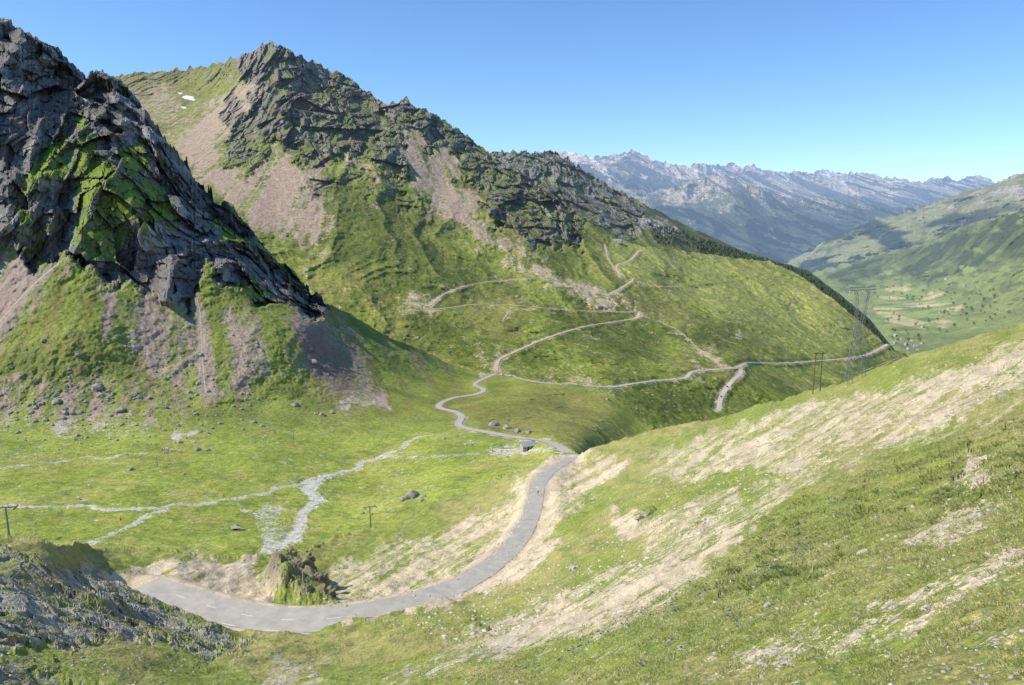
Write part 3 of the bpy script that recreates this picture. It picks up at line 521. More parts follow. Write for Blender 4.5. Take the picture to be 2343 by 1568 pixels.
sn=sm(.28,.36,fbm(U/18,V/7,0*U,4)+.04)*sm(32,8,below)*sm(1230,1300,U);pksn=pmask(U,V,[(1870,400),(1893,380),(1915,402),(1890,406)],5)
sn=np.maximum(sn,pksn);colB=lay(colB,SNOW*1.15,sn)
mix=.8*sm(85,30,below+12*fbm(U/30,V/20,0*U,3))+sn
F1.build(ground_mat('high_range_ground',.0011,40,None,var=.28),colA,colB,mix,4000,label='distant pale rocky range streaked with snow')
g=np.linspace(-90000,90000,61);gx,gy=np.meshgrid(g,g);n=gx.size
PP=np.stack([gx,gy,np.full_like(gx,-1900.)],-1).reshape(-1,3)
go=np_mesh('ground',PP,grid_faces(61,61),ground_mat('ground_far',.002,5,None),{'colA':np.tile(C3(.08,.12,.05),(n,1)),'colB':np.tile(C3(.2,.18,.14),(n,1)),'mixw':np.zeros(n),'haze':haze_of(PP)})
go['kind']='structure';go['label']='low green ground reaching the horizon'
# =====================================================  FOREST
def conifer(h,r,tiers=4,seg=7):
    vs=[];fs=[]
    for t in range(tiers):
        z0=h*(.12+.75*t/tiers);z1=h*(.12+.75*(t+1.6)/tiers) if t<tiers-1 else h;rad=r*(1-t/tiers*.8);b=len(vs)
        for k in range(seg):
            a=2*math.pi*k/seg+t;q=rad*random.uniform(.75,1.15);vs.append((q*math.cos(a),q*math.sin(a),z0+random.uniform(-.03,.03)*h))
        vs.append((0,0,z1))
        for k in range(seg): fs.append((b+k,b+(k+1)%seg,b+seg))
    return np.array(vs),np.array(fs)
def scatter(name,protos,pts,scl,mat,cols,label,smooth=False):
    VV=[];FF=[];CC=[];b=0
    for i,(p,s) in enumerate(zip(pts,scl)):
        v,f=protos[i%len(protos)];a=random.random()*6.28;c,s_=math.cos(a),math.sin(a)
        w=np.stack([v[:,0]*c-v[:,1]*s_,v[:,0]*s_+v[:,1]*c,v[:,2]],-1)*s+p
        VV.append(w);FF.append(f+b);b+=len(v);CC.append(np.tile(cols[i],(len(v),1)))
    ob=np_mesh(name,np.vstack(VV),np.vstack(FF),mat,{'colA':np.vstack(CC).astype(np.float32)},smooth,3)
    ob['kind']='stuff';ob['label']=label;return ob
LEAFM=attr_mat('conifer_foliage')
cons=[conifer(7,2.4),conifer(9,2.8),conifer(6,2.2)]
def pts_in(pl,n,pa):
    a=np.array(pl,float);c=RNG.uniform(a.min(0),a.max(0),(n*8,2));m=pmask(c[:,0],c[:,1],pl,1.5)>.5;c=c[m][:n]
    return [pa.at(*q) for q in c],c
pts=[]
for pl,nn in (([(1600,545),(1700,579),(1760,597),(1850,626),(1930,688),(1990,738),(2025,786),(2000,800),(1900,740),(1750,650),(1600,600)],3600),([(1480,510),(1560,530),(1640,575),(1560,570),(1500,556)],300)):
    pp,_=pts_in(pl,nn,Q);pts+=[q-np.array([0,0,1.]) for q in pp]
scatter('forest',cons,pts,[random.uniform(.7,1.5) for _ in pts],LEAFM,[C3(.055,.078,.045)*random.uniform(.8,1.4) for _ in pts],'dark conifer forest covering the ridge')
# =====================================================  ROCKS
def ico(sub):
    bm=bmesh.new();bmesh.ops.create_icosphere(bm,subdivisions=sub,radius=1);v=np.array([x.co[:] for x in bm.verts]);f=np.array([[q.index for q in p.verts] for p in bm.faces]);bm.free();return v,f
def rockv(sub,seed,sx,sy,sz,am=.35):
    v,f=ico(sub);s=seed*13.7
    n=fbm(v[:,0]*1.1+s,v[:,1]*1.1,v[:,2]*1.1,2)
    r=1+am*n+am*.6*facet(v[:,0]*1.5+s,v[:,1]*1.5,v[:,2]*1.8,seed,.8)+am*.2*facet(v[:,0]*4+s,v[:,1]*4,v[:,2]*5,seed,.8)
    w=v*r[:,None]*np.array([sx,sy,sz]);w[:,2]=np.maximum(w[:,2],-.35*sz);return w,f
STONE=ground_mat('boulder_stone',.9,.3,None,k=2.5,nw=1.2,var=.3)
def rock_obj(name,v,f,loc,grass,colr,label,cate,group=None,share=None):
    if share: 
        ob=link(bpy.data.objects.new(name,share))
    else:
        e1=v[f[:,1]]-v[f[:,0]];e2=v[f[:,2]]-v[f[:,0]];fn=np.cross(e1,e2);fn/=np.linalg.norm(fn,axis=1)[:,None]+1e-9
        vn=np.zeros((len(v),3));
        for k in range(3): np.add.at(vn,f[:,k],fn)
        vn/=np.linalg.norm(vn,axis=1)[:,None]+1e-9
        mw=1.1-grass*1.3*sm(.35,.75,vn[:,2]) if grass>0 else np.full(len(v),1.3)
        ob=np_mesh(name,v,f,STONE,{'colA':np.tile(GRASS,(len(v),1)),'colB':np.tile(colr,(len(v),1)).astype(np.float32),'mixw':mw,'haze':np.zeros(len(v))},False,3)
    ob.location=loc;ob['label']=label;ob['category']=cate
    if group: ob['group']=group
    return ob
for (uu,vv_,s,sd,gr_) in ((1090,1452,1.25,5,.6),(1315,1306,.8,6,.3),(1480,1176,1.8,7,.9),(2240,1185,.22,8,0),(1980,1268,.22,9,0),(1760,1392,.16,10,0),(1668,1420,.14,11,0),(2120,1400,.11,12,0),(720,1560,.5,13,.2),(1560,1490,.12,14,0)):
    v,f=rockv(4,sd,s,s*.8,s*.7,.4);q=H.at(uu,vv_)
    rock_obj('rock',v,f,tuple(q),gr_,C3(.48,.43,.35),'weathered limestone rock half buried in the grassy slope','rock','rocks on the grassy slope')
for (uu,vv_,sx,sy,sz,sd) in ((722,1364,2.6,2.2,2.7,31),(744,1384,2.0,1.8,1.8,32),(696,1345,2.4,2.,2.4,33),(764,1394,1.0,.9,.8,34),(660,1322,2.2,1.8,1.5,35)):
    v,f=rockv(5,sd,sx,sy,sz,.5);q=H.at(uu,vv_)
    rock_obj('rock',v,f,(q[0],q[1],q[2]-.8),.45,C3(.25,.21,.165),'broken brown rock face on the knoll beside the bend','rock','rocks on the grassy slope')
prot=[rockv(3,20+i,1,random.uniform(.7,1),random.uniform(.6,.9),.4) for i in range(6)]
shares=[]
spots=[(130,922,5.),(95,925,3.6),(222,888,6),(230,908,4.),(275,940,4.5),(72,945,3.),(150,946,3),(165,945,2.4),(105,962,3),(40,962,2),(675,928,4.2),(735,950,4),(760,945,3),(725,948,2.6),(590,915,2),(300,1076,2.8),(420,1086,1.6),(720,830,5.),(945,1140,5.),(925,1147,3.),(965,1146,2.2),(850,1178,1.2),(828,1175,1.8),(970,1138,2.),(1085,1050,1.4),(1130,975,5),(1160,982,4.5),(1185,988,4),(1210,990,3),(1390,915,3),(1015,1005,2),(180,812,3),(100,780,3.2),(60,800,2.2),(195,920,2.2)]
while len(spots)<190:
    a=(random.uniform(5,600),random.gauss(915,60));
    if 760<a[1]<1030 and all((a[0]-b[0])**2+((a[1]-b[1])*1.5)**2>100 for b in spots): spots.append((*a,random.uniform(.8,2.8)))
for i,(uu,vv_,s) in enumerate(spots):
    q=Cc.at(uu,vv_);j=i%6;v,f=prot[j]
    sh=shares[j] if len(shares)>j else None
    ob=rock_obj('boulder',v,f,tuple(q),.0,C3(.34,.31,.27),'rough grey boulder lying on the grassy slope','boulder','boulders below the crag',sh)
    if sh is None: shares.append(ob.data)
    ob.scale=(s*.66,)*3;ob.rotation_euler=(0,0,random.uniform(0,6.28))
sp=[rockv(1,40+i,1,.8,.6,.4) for i in range(5)]
STM=attr_mat('loose_stone',0,.9)
pp,cc_=pts_in([(-300,760),(200,760),(520,760),(900,930),(1050,960),(900,1000),(560,990),(300,1040),(-300,1080)],4200,Cc)
scatter('scattered_stones',sp,pp,[random.uniform(.15,.75)*random.random()+.12 for _ in pp],STM,[C3(.34,.31,.27)*random.uniform(.7,1.4) for _ in pp],'loose stones strewn over the talus and meadow')
pp,cc_=pts_in([(1250,1640),(1000,1568),(1300,1430),(1700,1250),(2343,1000),(2600,950),(2600,1640)],5500,H)
pp=[q for q in pp if np.linalg.norm(q)<70]
scatter('scattered_stones',sp,pp,[(.005+.06*random.random()**6)*min(max(np.linalg.norm(q)/15,1),2.5) for q in pp],STM,[C3(.48,.43,.34)*random.uniform(.5,1.05) for _ in pp],'small pale limestone pieces in the turf')
pp,cc_=pts_in([(700,1400),(1150,1240),(1500,1000),(2343,760),(2343,900),(1700,1150),(1300,1400),(1100,1480)],5000,H)
scatter('scattered_stones',sp,pp,[.06+.35*random.random()**5 for q in pp],STM,[C3(.58,.50,.37)*random.uniform(.6,1.15) for _ in pp],'stones and clods on the eroded bank')
pp,cc_=pts_in([(-100,1480),(0,1260),(200,1310),(480,1450),(600,1500),(300,1600),(-100,1600)],1500,H)
scatter('scattered_stones',sp,pp,[.03+.2*random.random()**6 for q in pp],STM,[C3(.38,.35,.31)*random.uniform(.6,1.4) for _ in pp],'grey shale fragments on the bank')
# =====================================================  FOREGROUND VEGETATION
n=190000
uu=RNG.uniform(560,2500,n);vv=RNG.uniform(960,1640,n)
ii=np.clip(((uu-H.u0)/H.du).astype(int),0,len(H.us)-1)
vb=H.V[0,ii];vt=H.V[-1,ii];t=np.clip((vb-vv)/(vb-vt),0,1)**(1/.86);ri=np.clip((t*(H.V.shape[0]-1)).astype(int),0,H.V.shape[0]-2)
pos=H.P[ri,ii]+(H.P[ri+1,ii]-H.P[ri,ii])*RNG.random(n)[:,None]
mixH=(.06+sand*.78+.55*st*(sand+.2))[ri,ii];he=heath[ri,ii];dd=np.linalg.norm(pos,axis=1);rdst=dr[ri,ii]
clump=sm(-.1,.35,fbm(pos[:,0]/1.0,pos[:,1]/1.0,0*pos[:,0],5,.65))
pr=np.where(mixH>.4,.08,.75)*(1-sm(30,90,dd))*(rdst>6)*(.06+.94*clump)
keep=RNG.random(n)<pr;pos=pos[keep];he=he[keep];dd=dd[keep];clump=clump[keep]
nb=6;N_=len(pos);base=np.repeat(pos,nb,0);heb=np.repeat(he,nb);db=np.repeat(dd,nb);cl=np.repeat(clump,nb)
hgt=RNG.uniform(.02,.055,N_*nb)*(.5+.8*cl)*(1+.9*heb)*np.clip(db/20,.8,1.4);rad=RNG.uniform(0,.12,N_*nb)*np.clip(db/20,.7,2);an=RNG.uniform(0,6.283,N_*nb);an2=an+RNG.normal(0,.6,N_*nb)
base=base+np.stack([rad*np.cos(an),rad*np.sin(an),0*an-.015],-1);wd=.010*np.clip(db/12,1,4)*(1+heb)
lean=RNG.uniform(.6,1.8,N_*nb)*hgt
tip=base+np.stack([lean*np.cos(an2),lean*np.sin(an2),hgt],-1);pw=RNG.uniform(0,6.283,N_*nb);off=np.stack([np.cos(pw),np.sin(pw),0*pw],-1)*wd[:,None]
Vt=np.stack([base-off,base+off,tip],1).reshape(-1,3)
tc=C3(.40,.455,.12)[None]+np.zeros((N_,1));tc=tc+(C3(.64,.56,.29)-tc)*(RNG.random(N_)[:,None]**1.5);tc=tc+(C3(.24,.28,.08)-tc)*(he[:,None]*.7)
tc=tc*RNG.uniform(.7,1.25,N_)[:,None];tcc=np.repeat(tc,nb*3,0)
gr=np_mesh('grass',Vt,np.arange(len(Vt)).reshape(-1,3),attr_mat('grass_blades',.45),{'colA':tcc.astype(np.float32)},False,3)
gr['kind']='stuff';gr['label']='tufts of green and dry grass on the hillside'
fv=[];ff=[]
def petal(a,r,z):
    b=len(fv);c,s=math.cos(a),math.sin(a)
    fv.extend([(0,0,z),(c*r*.5-s*r*.3,s*r*.5+c*r*.3,z+r*.5),(c*r,s*r,z+.1*r),(c*r*.5+s*r*.3,s*r*.5-c*r*.3,z+r*.5)]);ff.extend([(b,b+1,b+2),(b,b+2,b+3)])
for k in range(5): petal(k*1.257,.04,.24)
for k in range(3): petal(k*2.1+.5,.025,.26)
b=len(fv);fv.extend([(-.003,0,0),(.003,0,0),(0,0,.25)]);ff.append((b,b+1,b+2))
fv=np.array(fv);ff=np.array(ff)
fl=[];
for (a,b_,n_) in (((2150,1165),(2190,1130),6),((1820,1280),(1860,1262),12),((1700,1340),(1800,1310),12),((1480,1410),(1680,1340),26),((1330,1490),(1470,1420),20),((1180,1550),(1320,1510),14),((1400,1560),(1700,1440),12)):
    for _ in range(n_):
        t_=random.random();fl.append(H.at(a[0]+(b_[0]-a[0])*t_+random.gauss(0,16),a[1]+(b_[1]-a[1])*t_+random.gauss(0,12)))
scatter('wildflowers',[(fv,ff)],fl,[random.uniform(.8,1.2)*min(max(np.linalg.norm(q)/20,1),1.5) for q in fl],attr_mat('iris_petals',.3),[C3(.08,.08,.42)*random.uniform(.7,1.3) for _ in fl],'blue irises dotted through the turf')
# =====================================================  BUILT THINGS
def beam(bm,a,b,r,r2=None,seg=4):
    a=Vector(a);b=Vector(b);d=b-a;L=d.length
    m=Matrix.Translation((a+b)/2)@d.to_track_quat('Z','Y').to_matrix().to_4x4()
    bmesh.ops.create_cone(bm,cap_ends=True,segments=seg,radius1=r,radius2=r if r2 is None else r2,depth=L,matrix=m)
def box(bm,c,s,rot=0):
    m=Matrix.Translation(c)@Matrix.Rotation(rot,4,'Z')@Matrix.Diagonal((*s,1));bmesh.ops.create_cube(bm,size=1,matrix=m)
def part(name,bm,mat,parent=None,bev=0,smooth=False):
    if bev: bmesh.ops.bevel(bm,geom=bm.edges[:],offset=bev,segments=1,affect='EDGES')
    me=bpy.data.meshes.new(name);bm.to_mesh(me);bm.free();me.materials.append(mat)
    if smooth:
        for p_ in me.polygons:p_.use_smooth=True
    ob=link(bpy.data.objects.new(name,me))
    if parent: ob.parent=parent
    return ob
def empty(name,loc,rot,label,cate,group=None,scale=1):
    e=link(bpy.data.objects.new(name,None));e.location=loc;e.rotation_euler=(0,0,rot);e.scale=(scale,)*3;e['label']=label;e['category']=cate
    if group: e['group']=group
    return e
def copy_thing(src,loc,rot,scale=None,label=None):
    c=src.copy();COL.objects.link(c);c.location=loc;c.rotation_euler=(0,0,rot)
    if scale: c.scale=(scale,)*3
    if label: c['label']=label
    for ch in [x for x in src.children]:
        d=ch.copy();COL.objects.link(d);d.parent=c
        for g2 in ch.children:
            h=g2.copy();COL.objects.link(h);h.parent=d
    return c
STEEL=simple_mat('galvanised_steel',(.25,.255,.25),.6,.15,2,0,.2);DARK=simple_mat('dark_steel',(.10,.10,.11),.5,.2,3);WOOD=simple_mat('weathered_wood',(.14,.105,.075),.85,.3,4,.01)
q=H.at(1957,876);py=empty('electricity_pylon',(q[0],q[1],q[2]-.5),.35,'tall grey steel lattice pylon standing on the grassy crest','electricity pylon')
bm=bmesh.new()
def latt(bm,A,B,wa,wb,n,r=.08):
    A=Vector(A);B=Vector(B);pr=None
    for i in range(n+1):
        t=i/n;c=A.lerp(B,t);w=wa+(wb-wa)*t;cur=[c+Vector((sx*w/2,sy*w/2,0)) for sx,sy in ((-1,-1),(1,-1),(1,1),(-1,1))]
        if pr:
            for k in range(4):
                beam(bm,pr[k],cur[k],r);beam(bm,pr[k],cur[(k+1)%4],r*.5);beam(bm,cur[k],cur[(k+1)%4],r*.45)
        pr=cur
latt(bm,(-2.6,0,0),(-1.0,0,18),1.5,.8,7);latt(bm,(2.6,0,0),(1.0,0,18),1.5,.8,7)
latt(bm,(-1.0,0,18),(-2.2,0,27),.8,.6,4,.065);latt(bm,(1.0,0,18),(2.2,0,27),.8,.6,4,.065)
for i in range(4):
    z=3+i*4;w=2.6-1.6*z/18;beam(bm,(-w,0,z),(w,0,z+2),.05);beam(bm,(w,0,z),(-w,0,z+2),.05)
part('body',bm,STEEL,py)
bm=bmesh.new();n=9
for i in range(n):
    x0=-4.8+9.6*i/n;x1=x0+9.6/n
    for y in (-.35,.35):
        beam(bm,(x0,y,27),(x1,y,27),.06);beam(bm,(x0,y,27.8),(x1,y,27.8),.06);beam(bm,(x0,y,27),(x1,y,27.8),.035)
    beam(bm,(x0,-.35,27.8),(x1,.35,27.8),.035)
beam(bm,(-2.2,0,27.8),(-2.6,0,29.4),.06);beam(bm,(2.2,0,27.8),(2.6,0,29.4),.06)
part('crossarm',bm,STEEL,py)
GLASS=simple_mat('insulator_glass',(.20,.24,.23),.3)
for x in (-4.6,0,4.6):
    bm=bmesh.new()
    for k in range(8): bmesh.ops.create_cone(bm,cap_ends=True,segments=8,radius1=.13,radius2=.04,depth=.16,matrix=Matrix.Translation((x,0,26.8-k*.16)))
    part('insulator',bm,GLASS,py)
q=H.at(1868,897);hf=empty('power_line_pole',(q[0],q[1],q[2]-.3),.1,'pair of tall wooden poles joined by crossarm','utility pole','wooden power line poles')
for x in (-1.15,1.15):
    bm=bmesh.new();beam(bm,(x,0,0),(x*.95,0,13.5),.17,.11,8);part('pole',bm,WOOD,hf)
bm=bmesh.new();box(bm,(0,0,13),(3.6,.18,.2));part('crossarm',bm,WOOD,hf)
bm=bmesh.new();box(bm,(0,.12,10.3),(2.5,.12,.14));part('brace',bm,WOOD,hf)
for x in (-1.7,0,1.7):
    bm=bmesh.new();bmesh.ops.create_cone(bm,cap_ends=True,segments=8,radius1=.1,radius2=.07,depth=.4,matrix=Matrix.Translation((x,0,13.3)));part('insulator',bm,GLASS,hf)
for a,b_ in ((1785,898),(1797,897)):
    copy_thing(hf,tuple(M.at(a,b_)),.4,.6)
def lift(loc,h,rot,lab):
    e=empty('ski_lift_pylon',loc,rot,lab,'ski lift pylon','ski lift pylons')
    bm=bmesh.new();beam(bm,(0,0,-.5),(0,0,h),.3,.18,10);part('post',bm,STEEL,e,0)
    bm=bmesh.new();box(bm,(0,0,h+.12),(4.6,.26,.24));beam(bm,(-.6,0,h+.2),(-.6,0,h+.9),.06);beam(bm,(.6,0,h+.2),(.6,0,h+.9),.06);beam(bm,(-.65,0,h+.9),(.65,0,h+.9),.06);part('crossarm',bm,STEEL,e)
    for x in (-2.2,2.2):
        bm=bmesh.new();box(bm,(x,0,h-.12),(.12,2.8,.2))
        for y in (-1.2,-.6,0,.6,1.2): bmesh.ops.create_cone(bm,cap_ends=True,segments=10,radius1=.22,radius2=.22,depth=.1,matrix=Matrix.Translation((x+.1,y,h-.05))@Matrix.Rotation(math.pi/2,4,'Y'))
        part('sheave_assembly',bm,DARK,e)
    return e
q=Cc.at(848,1210);lp=lift(tuple(q),8.6,.5,'grey steel chairlift pylon with short crossarm on the meadow')
for a,b_,s,r in ((1147,1114,.62,.4),(672,1006,.62,.6),(897,977,.5,.5),(983,960,.5,.3),(360,1066,.6,.5),(455,1182,.4,.7)):
    copy_thing(lp,tuple(Cc.at(a,b_)),r,s)
copy_thing(lp,tuple(Cc.at(22,1236)),.2,1.5,'tall steel chairlift pylon rising behind the rocky bank')
SW=simple_mat('rubble_stone_wall',(.42,.38,.32),.9,.35,1.2,.05);SL=simple_mat('slate_roof',(.36,.36,.36),.7,.25,1.5,.02);DW=simple_mat('dark_timber_door',(.07,.05,.04),.8)
def hut(loc,rot,L,W,h,rh,lab,cate,wall=SW,roof=SL,name='stone_hut',grp=None,nwin=2):
    e=empty(name,loc,rot,lab,cate,grp);bm=bmesh.new()
    pr=[(-W/2,-.8),(W/2,-.8),(W/2,h),(0,h+rh),(-W/2,h)]
    a=[bm.verts.new((-L/2,y,z)) for y,z in pr];b=[bm.verts.new((L/2,y,z)) for y,z in pr]
    bm.faces.new(a);bm.faces.new(b[::-1])
    for k in range(5): bm.faces.new((a[k],b[k],b[(k+1)%5],a[(k+1)%5]))
    bmesh.ops.recalc_face_normals(bm,faces=bm.faces[:]);part('wall',bm,wall,e)
    bm=bmesh.new();o=.35;th=.14
    for s in (-1,1):
        y0=s*(W/2+o);z0=h-o*rh/(W/2);vv=[(-L/2-o,y0,z0),(L/2+o,y0,z0),(L/2+o,0,h+rh),(-L/2-o,0,h+rh)]
        lo=[bm.verts.new((x,y,z+.03)) for x,y,z in vv];hi=[bm.verts.new((x,y,z+th)) for x,y,z in vv]
        bm.faces.new(lo);bm.faces.new(hi)
        for k in range(4): bm.faces.new((lo[k],lo[(k+1)%4],hi[(k+1)%4],hi[k]))
    bmesh.ops.recalc_face_normals(bm,faces=bm.faces[:]);rf=part('roof',bm,roof,e)
    bm=bmesh.new();box(bm,(L*.3,0,h+rh+.3),(.6,.6,1.0));c=part('chimney',bm,wall,e);c.parent=rf
    bm=bmesh.new();box(bm,(-L*.1,-W/2-.03,h*.42),(.95,.08,h*.84));part('door',bm,DW,e)
    for k in range(nwin):
        bm=bmesh.new();box(bm,(L*(.2+.22*k)-(0 if k==0 else L*.75),-W/2-.03,h*.6),(.7,.08,.7));part('window',bm,DW,e)
    return e
hut(tuple(Cc.at(1207,1028)),.35,7.4,4.8,2.8,1.8,'small stone hut with slate gable roof beside road','hut')
hut(tuple(M.at(1411,556)),-.2,17,9,5.,2.4,'long low mountain building with pale walls on ridge','building',simple_mat('pale_render',(.55,.52,.46),.8),SL,'mountain_building')
hut(tuple(Cc.at(540,1212)),.2,2.6,2.0,1.2,.5,'tiny weathered timber and stone shelter on meadow','shelter',simple_mat('ochre_timber',(.42,.28,.14),.85),SL,'small_shelter',None,1)
HR=simple_mat('pale_house_wall',(.50,.47,.41),.8);hs=hut(tuple(R1.at(2050,786)),.3,12,8,5,3,'pale farmhouse with grey slate roof in the valley','house',HR,SL,'valley_house','houses in the valley hamlet')
for i,(a,b_) in enumerate(((2062,780),(2072,790),(2085,782),(2094,795),(2108,787),(2040,792),(2078,800),(2100,803),(2048,770),(2150,716),(2138,704),(2165,640),(2110,750))):
    copy_thing(hs,tuple(R1.at(a,b_)),random.uniform(0,3),random.uniform(.8,1.3))
def wall_line(pa,uv,h,th,mat,lab,name='retaining_wall'):
    d=np.array([pa.at(a,b) for a,b in cat(uv,6)]);d=smooth_line(d,2);bm=bmesh.new();pr=None
    t=np.gradient(d[:,:2],axis=0);t/=np.linalg.norm(t,axis=1)[:,None]+1e-9
    for p_,tt in zip(d,t):
        nx,ny=tt[1]*th/2,-tt[0]*th/2
        cur=[bm.verts.new((p_[0]-nx,p_[1]-ny,p_[2]-3)),bm.verts.new((p_[0]+nx,p_[1]+ny,p_[2]-3)),bm.verts.new((p_[0]+nx,p_[1]+ny,p_[2]+h)),bm.verts.new((p_[0]-nx,p_[1]-ny,p_[2]+h))]
        if pr:
            for k in range(4): bm.faces.new((pr[k],pr[(k+1)%4],cur[(k+1)%4],cur[k]))
        else: bm.faces.new(cur)
        pr=cur
    bm.faces.new(pr);bmesh.ops.recalc_face_normals(bm,faces=bm.faces[:]);ob=part(name,bm,mat);ob['label']=lab;ob['category']='wall';return ob
CONC=simple_mat('pale_concrete',(.55,.53,.49),.85,.2,.3);RUB=simple_mat('rubble_retaining_wall',(.48,.42,.33),.9,.3,.4)
wall_line(M,[(1706,836),(1722,834),(1742,835)],1.6,.6,CONC,'short pale concrete parapet beside the hairpin','road_parapet')
wall_line(M,[(1972,852),(2000,842),(2030,830),(2052,822)],1.0,1.4,RUB,'long grey retaining wall below the mountain road')
wall_line(M,[(1300,886),(1340,889),(1390,892),(1425,888)],.9,.6,CONC,'low pale retaining wall edging the road')
ORG=simple_mat('orange_padding',(.85,.22,.03),.6,.1)
for i,(a,b_) in enumerate(((512,1135),(275,1193),(715,1087),(857,1045))):
    e=empty('padded_post',tuple(Cc.at(a,b_)),0,'bright orange padded post beside the stream bed','padded post','orange padded posts',.62)
    bm=bmesh.new();bmesh.ops.create_cone(bm,cap_ends=True,segments=12,radius1=.5,radius2=.5,depth=1.5,matrix=Matrix.Translation((0,0,.85)));part('padding',bm,ORG,e,.08)
    bm=bmesh.new();beam(bm,(0,0,-.3),(0,0,2.6),.07,.06,8);part('post',bm,STEEL,e)
def skin(name,verts,edges,rads,mat,root=0,sub=1,parent=None):
    me=bpy.data.meshes.new(name);me.from_pydata(verts,edges,[]);ob=link(bpy.data.objects.new(name,me))
    md=ob.modifiers.new('s','SKIN');md.use_smooth_shade=True
    for i,r in enumerate(rads):
        rr_=r if hasattr(r,'__len__') else (r,r);me.skin_vertices[0].data[i].radius=rr_
    me.skin_vertices[0].data[root].use_root=True
    sb=ob.modifiers.new('b','SUBSURF');sb.levels=sub;sb.render_levels=sub
    dg=bpy.context.evaluated_depsgraph_get();m2=bpy.data.meshes.new_from_object(ob.evaluated_get(dg));ob.modifiers.clear();ob.data=m2;m2.materials.clear();m2.materials.append(mat)
    if parent: ob.parent=parent
    return ob
WOOL=simple_mat('cream_wool',(.62,.58,.50),.95,.15,8,.02)
sv=[(-.5,0,.72),(-.2,0,.74),(.2,0,.74),(.45,0,.76),(.62,0,.85),(.72,0,.72),(.88,0,.55),(-.62,0,.6),(-.42,.14,.45),(-.46,.14,.24),(-.42,.14,0),(-.42,-.14,.45),(-.46,-.14,.24),(-.42,-.14,0),(.38,.14,.45),(.36,.14,.22),(.38,.14,0),(.38,-.14,.45),(.36,-.14,.22),(.38,-.14,0)]
se=[(0,1),(1,2),(2,3),(3,4),(4,5),(5,6),(0,7),(0,8),(8,9),(9,10),(0,11),(11,12),(12,13),(3,14),(14,15),(15,16),(3,17),(17,18),(18,19)]
sr=[.24,.27,.27,.23,.13,.11,.06,.05,.1,.05,.04,.1,.05,.04,.09,.045,.04,.09,.045,.04]
sh=skin('sheep',sv,se,sr,WOOL,1);sh['label']='cream woolly sheep grazing on the meadow';sh['category']='sheep';sh['group']='sheep grazing on the meadow'
sh.location=Cc.at(1070,1018)
for (cu,cv,n_,su,sv_) in ((1072,1018,9,10,4),(385,1034,10,12,3),(240,1005,8,40,14),(600,1010,5,60,10),(200,1120,6,80,20),(1150,1038,6,16,5)):
    for _ in range(n_):
        c=sh.copy();COL.objects.link(c);c.location=Cc.at(cu+random.gauss(0,su),cv+random.gauss(0,sv_));c.rotation_euler=(0,0,random.uniform(0,6.28));c.scale=(1.25,)*3
def car(loc,rot,col,lab,tall=0):
    e=empty('parked_car',loc,rot,lab,'car','cars on the mountain road');pm=simple_mat('car_paint',col,.35,.03);gl=simple_mat('car_glass',(.03,.035,.04),.15,.05);bk=simple_mat('tyre_rubber',(.03,.03,.03),.8);
    prof=[(-2.1,.35),(-2.15,.8),(-1.95,1.0+tall*.5),(-1.6,1.42+tall),(.3,1.45+tall),(1.0,.98),(1.95,.85),(2.12,.6),(2.1,.35)]
    bm=bmesh.new();A=[bm.verts.new((x,-.86 if z<1.1 else -.7,z)) for x,z in prof];B=[bm.verts.new((x,.86 if z<1.1 else .7,z)) for x,z in prof];bm.faces.new(A);bm.faces.new(B[::-1])
    for k in range(len(prof)): bm.faces.new((A[k],B[k],B[(k+1)%9],A[(k+1)%9]))
    bmesh.ops.recalc_face_normals(bm,faces=bm.faces[:]);part('body',bm,pm,e,.05)
    for s in (-1,1):
        bm=bmesh.new();vs=[bm.verts.new((x,s*y,z)) for x,y,z in ((-1.5,.80,1.02),(.75,.83,1.02),(.2,.735,1.36+tall),(-1.35,.735,1.36+tall))];bm.faces.new(vs if s<0 else vs[::-1]);part('window',bm,gl,e)
        for x in (-1.3,1.3):
            bm=bmesh.new();bmesh.ops.create_cone(bm,cap_ends=True,segments=16,radius1=.33,radius2=.33,depth=.22,matrix=Matrix.Translation((x,s*.8,.33))@Matrix.Rotation(math.pi/2,4,'X'));part('wheel',bm,bk,e)
        bm=bmesh.new();box(bm,(2.08,s*.6,.68),(.08,.3,.14));part('headlight',bm,PAINT,e)
    bm=bmesh.new();vs=[bm.verts.new(c) for c in ((.98,-.72,1.03),(.98,.72,1.03),(.37,.62,1.4+tall),(.37,-.62,1.4+tall))];bm.faces.new(vs);part('windscreen',bm,gl,e);return e
up=lambda q,z=.5:(q[0],q[1],q[2]+z)
car(up(M.at(1168,862)),.1,(.75,.75,.75),'small white car driving on the grey road')
car(up(M.at(1150,860)),.6,(.70,.70,.68),'white van stopped at the road junction',.6)
car(up(M.at(1664,887)),1.1,(.05,.06,.09),'dark car climbing the hairpin road')
car(up(M.at(1650,908)),1.3,(.04,.04,.05),'black car following on the hairpin road')
# cyclist
ci=np.argmin(np.abs(RP[:,1]-221));pc=RP[ci];tg=RP[ci-4]-RP[ci+4];rot=math.atan2(tg[1],tg[0])
bike=empty('bicycle',(pc[0]+.6,pc[1],pc[2]+.06),rot,'slim road bicycle ridden up the asphalt road','bicycle')
BK=simple_mat('black_bicycle_parts',(.03,.03,.03),.5);FR=simple_mat('red_bicycle_frame',(.5,.03,.03),.4)
for x in (-.5,.5):
    bm=bmesh.new()
    for k in range(20):
        a=k*math.pi/10;b_=(k+1)*math.pi/10;beam(bm,(x+.33*math.cos(a),0,.35+.33*math.sin(a)),(x+.33*math.cos(b_),0,.35+.33*math.sin(b_)),.018,None,6)
        if k%2==0: beam(bm,(x,0,.35),(x+.33*math.cos(a),0,.35+.33*math.sin(a)),.003,None,3)
    part('wheel',bm,BK,bike)
bm=bmesh.new()
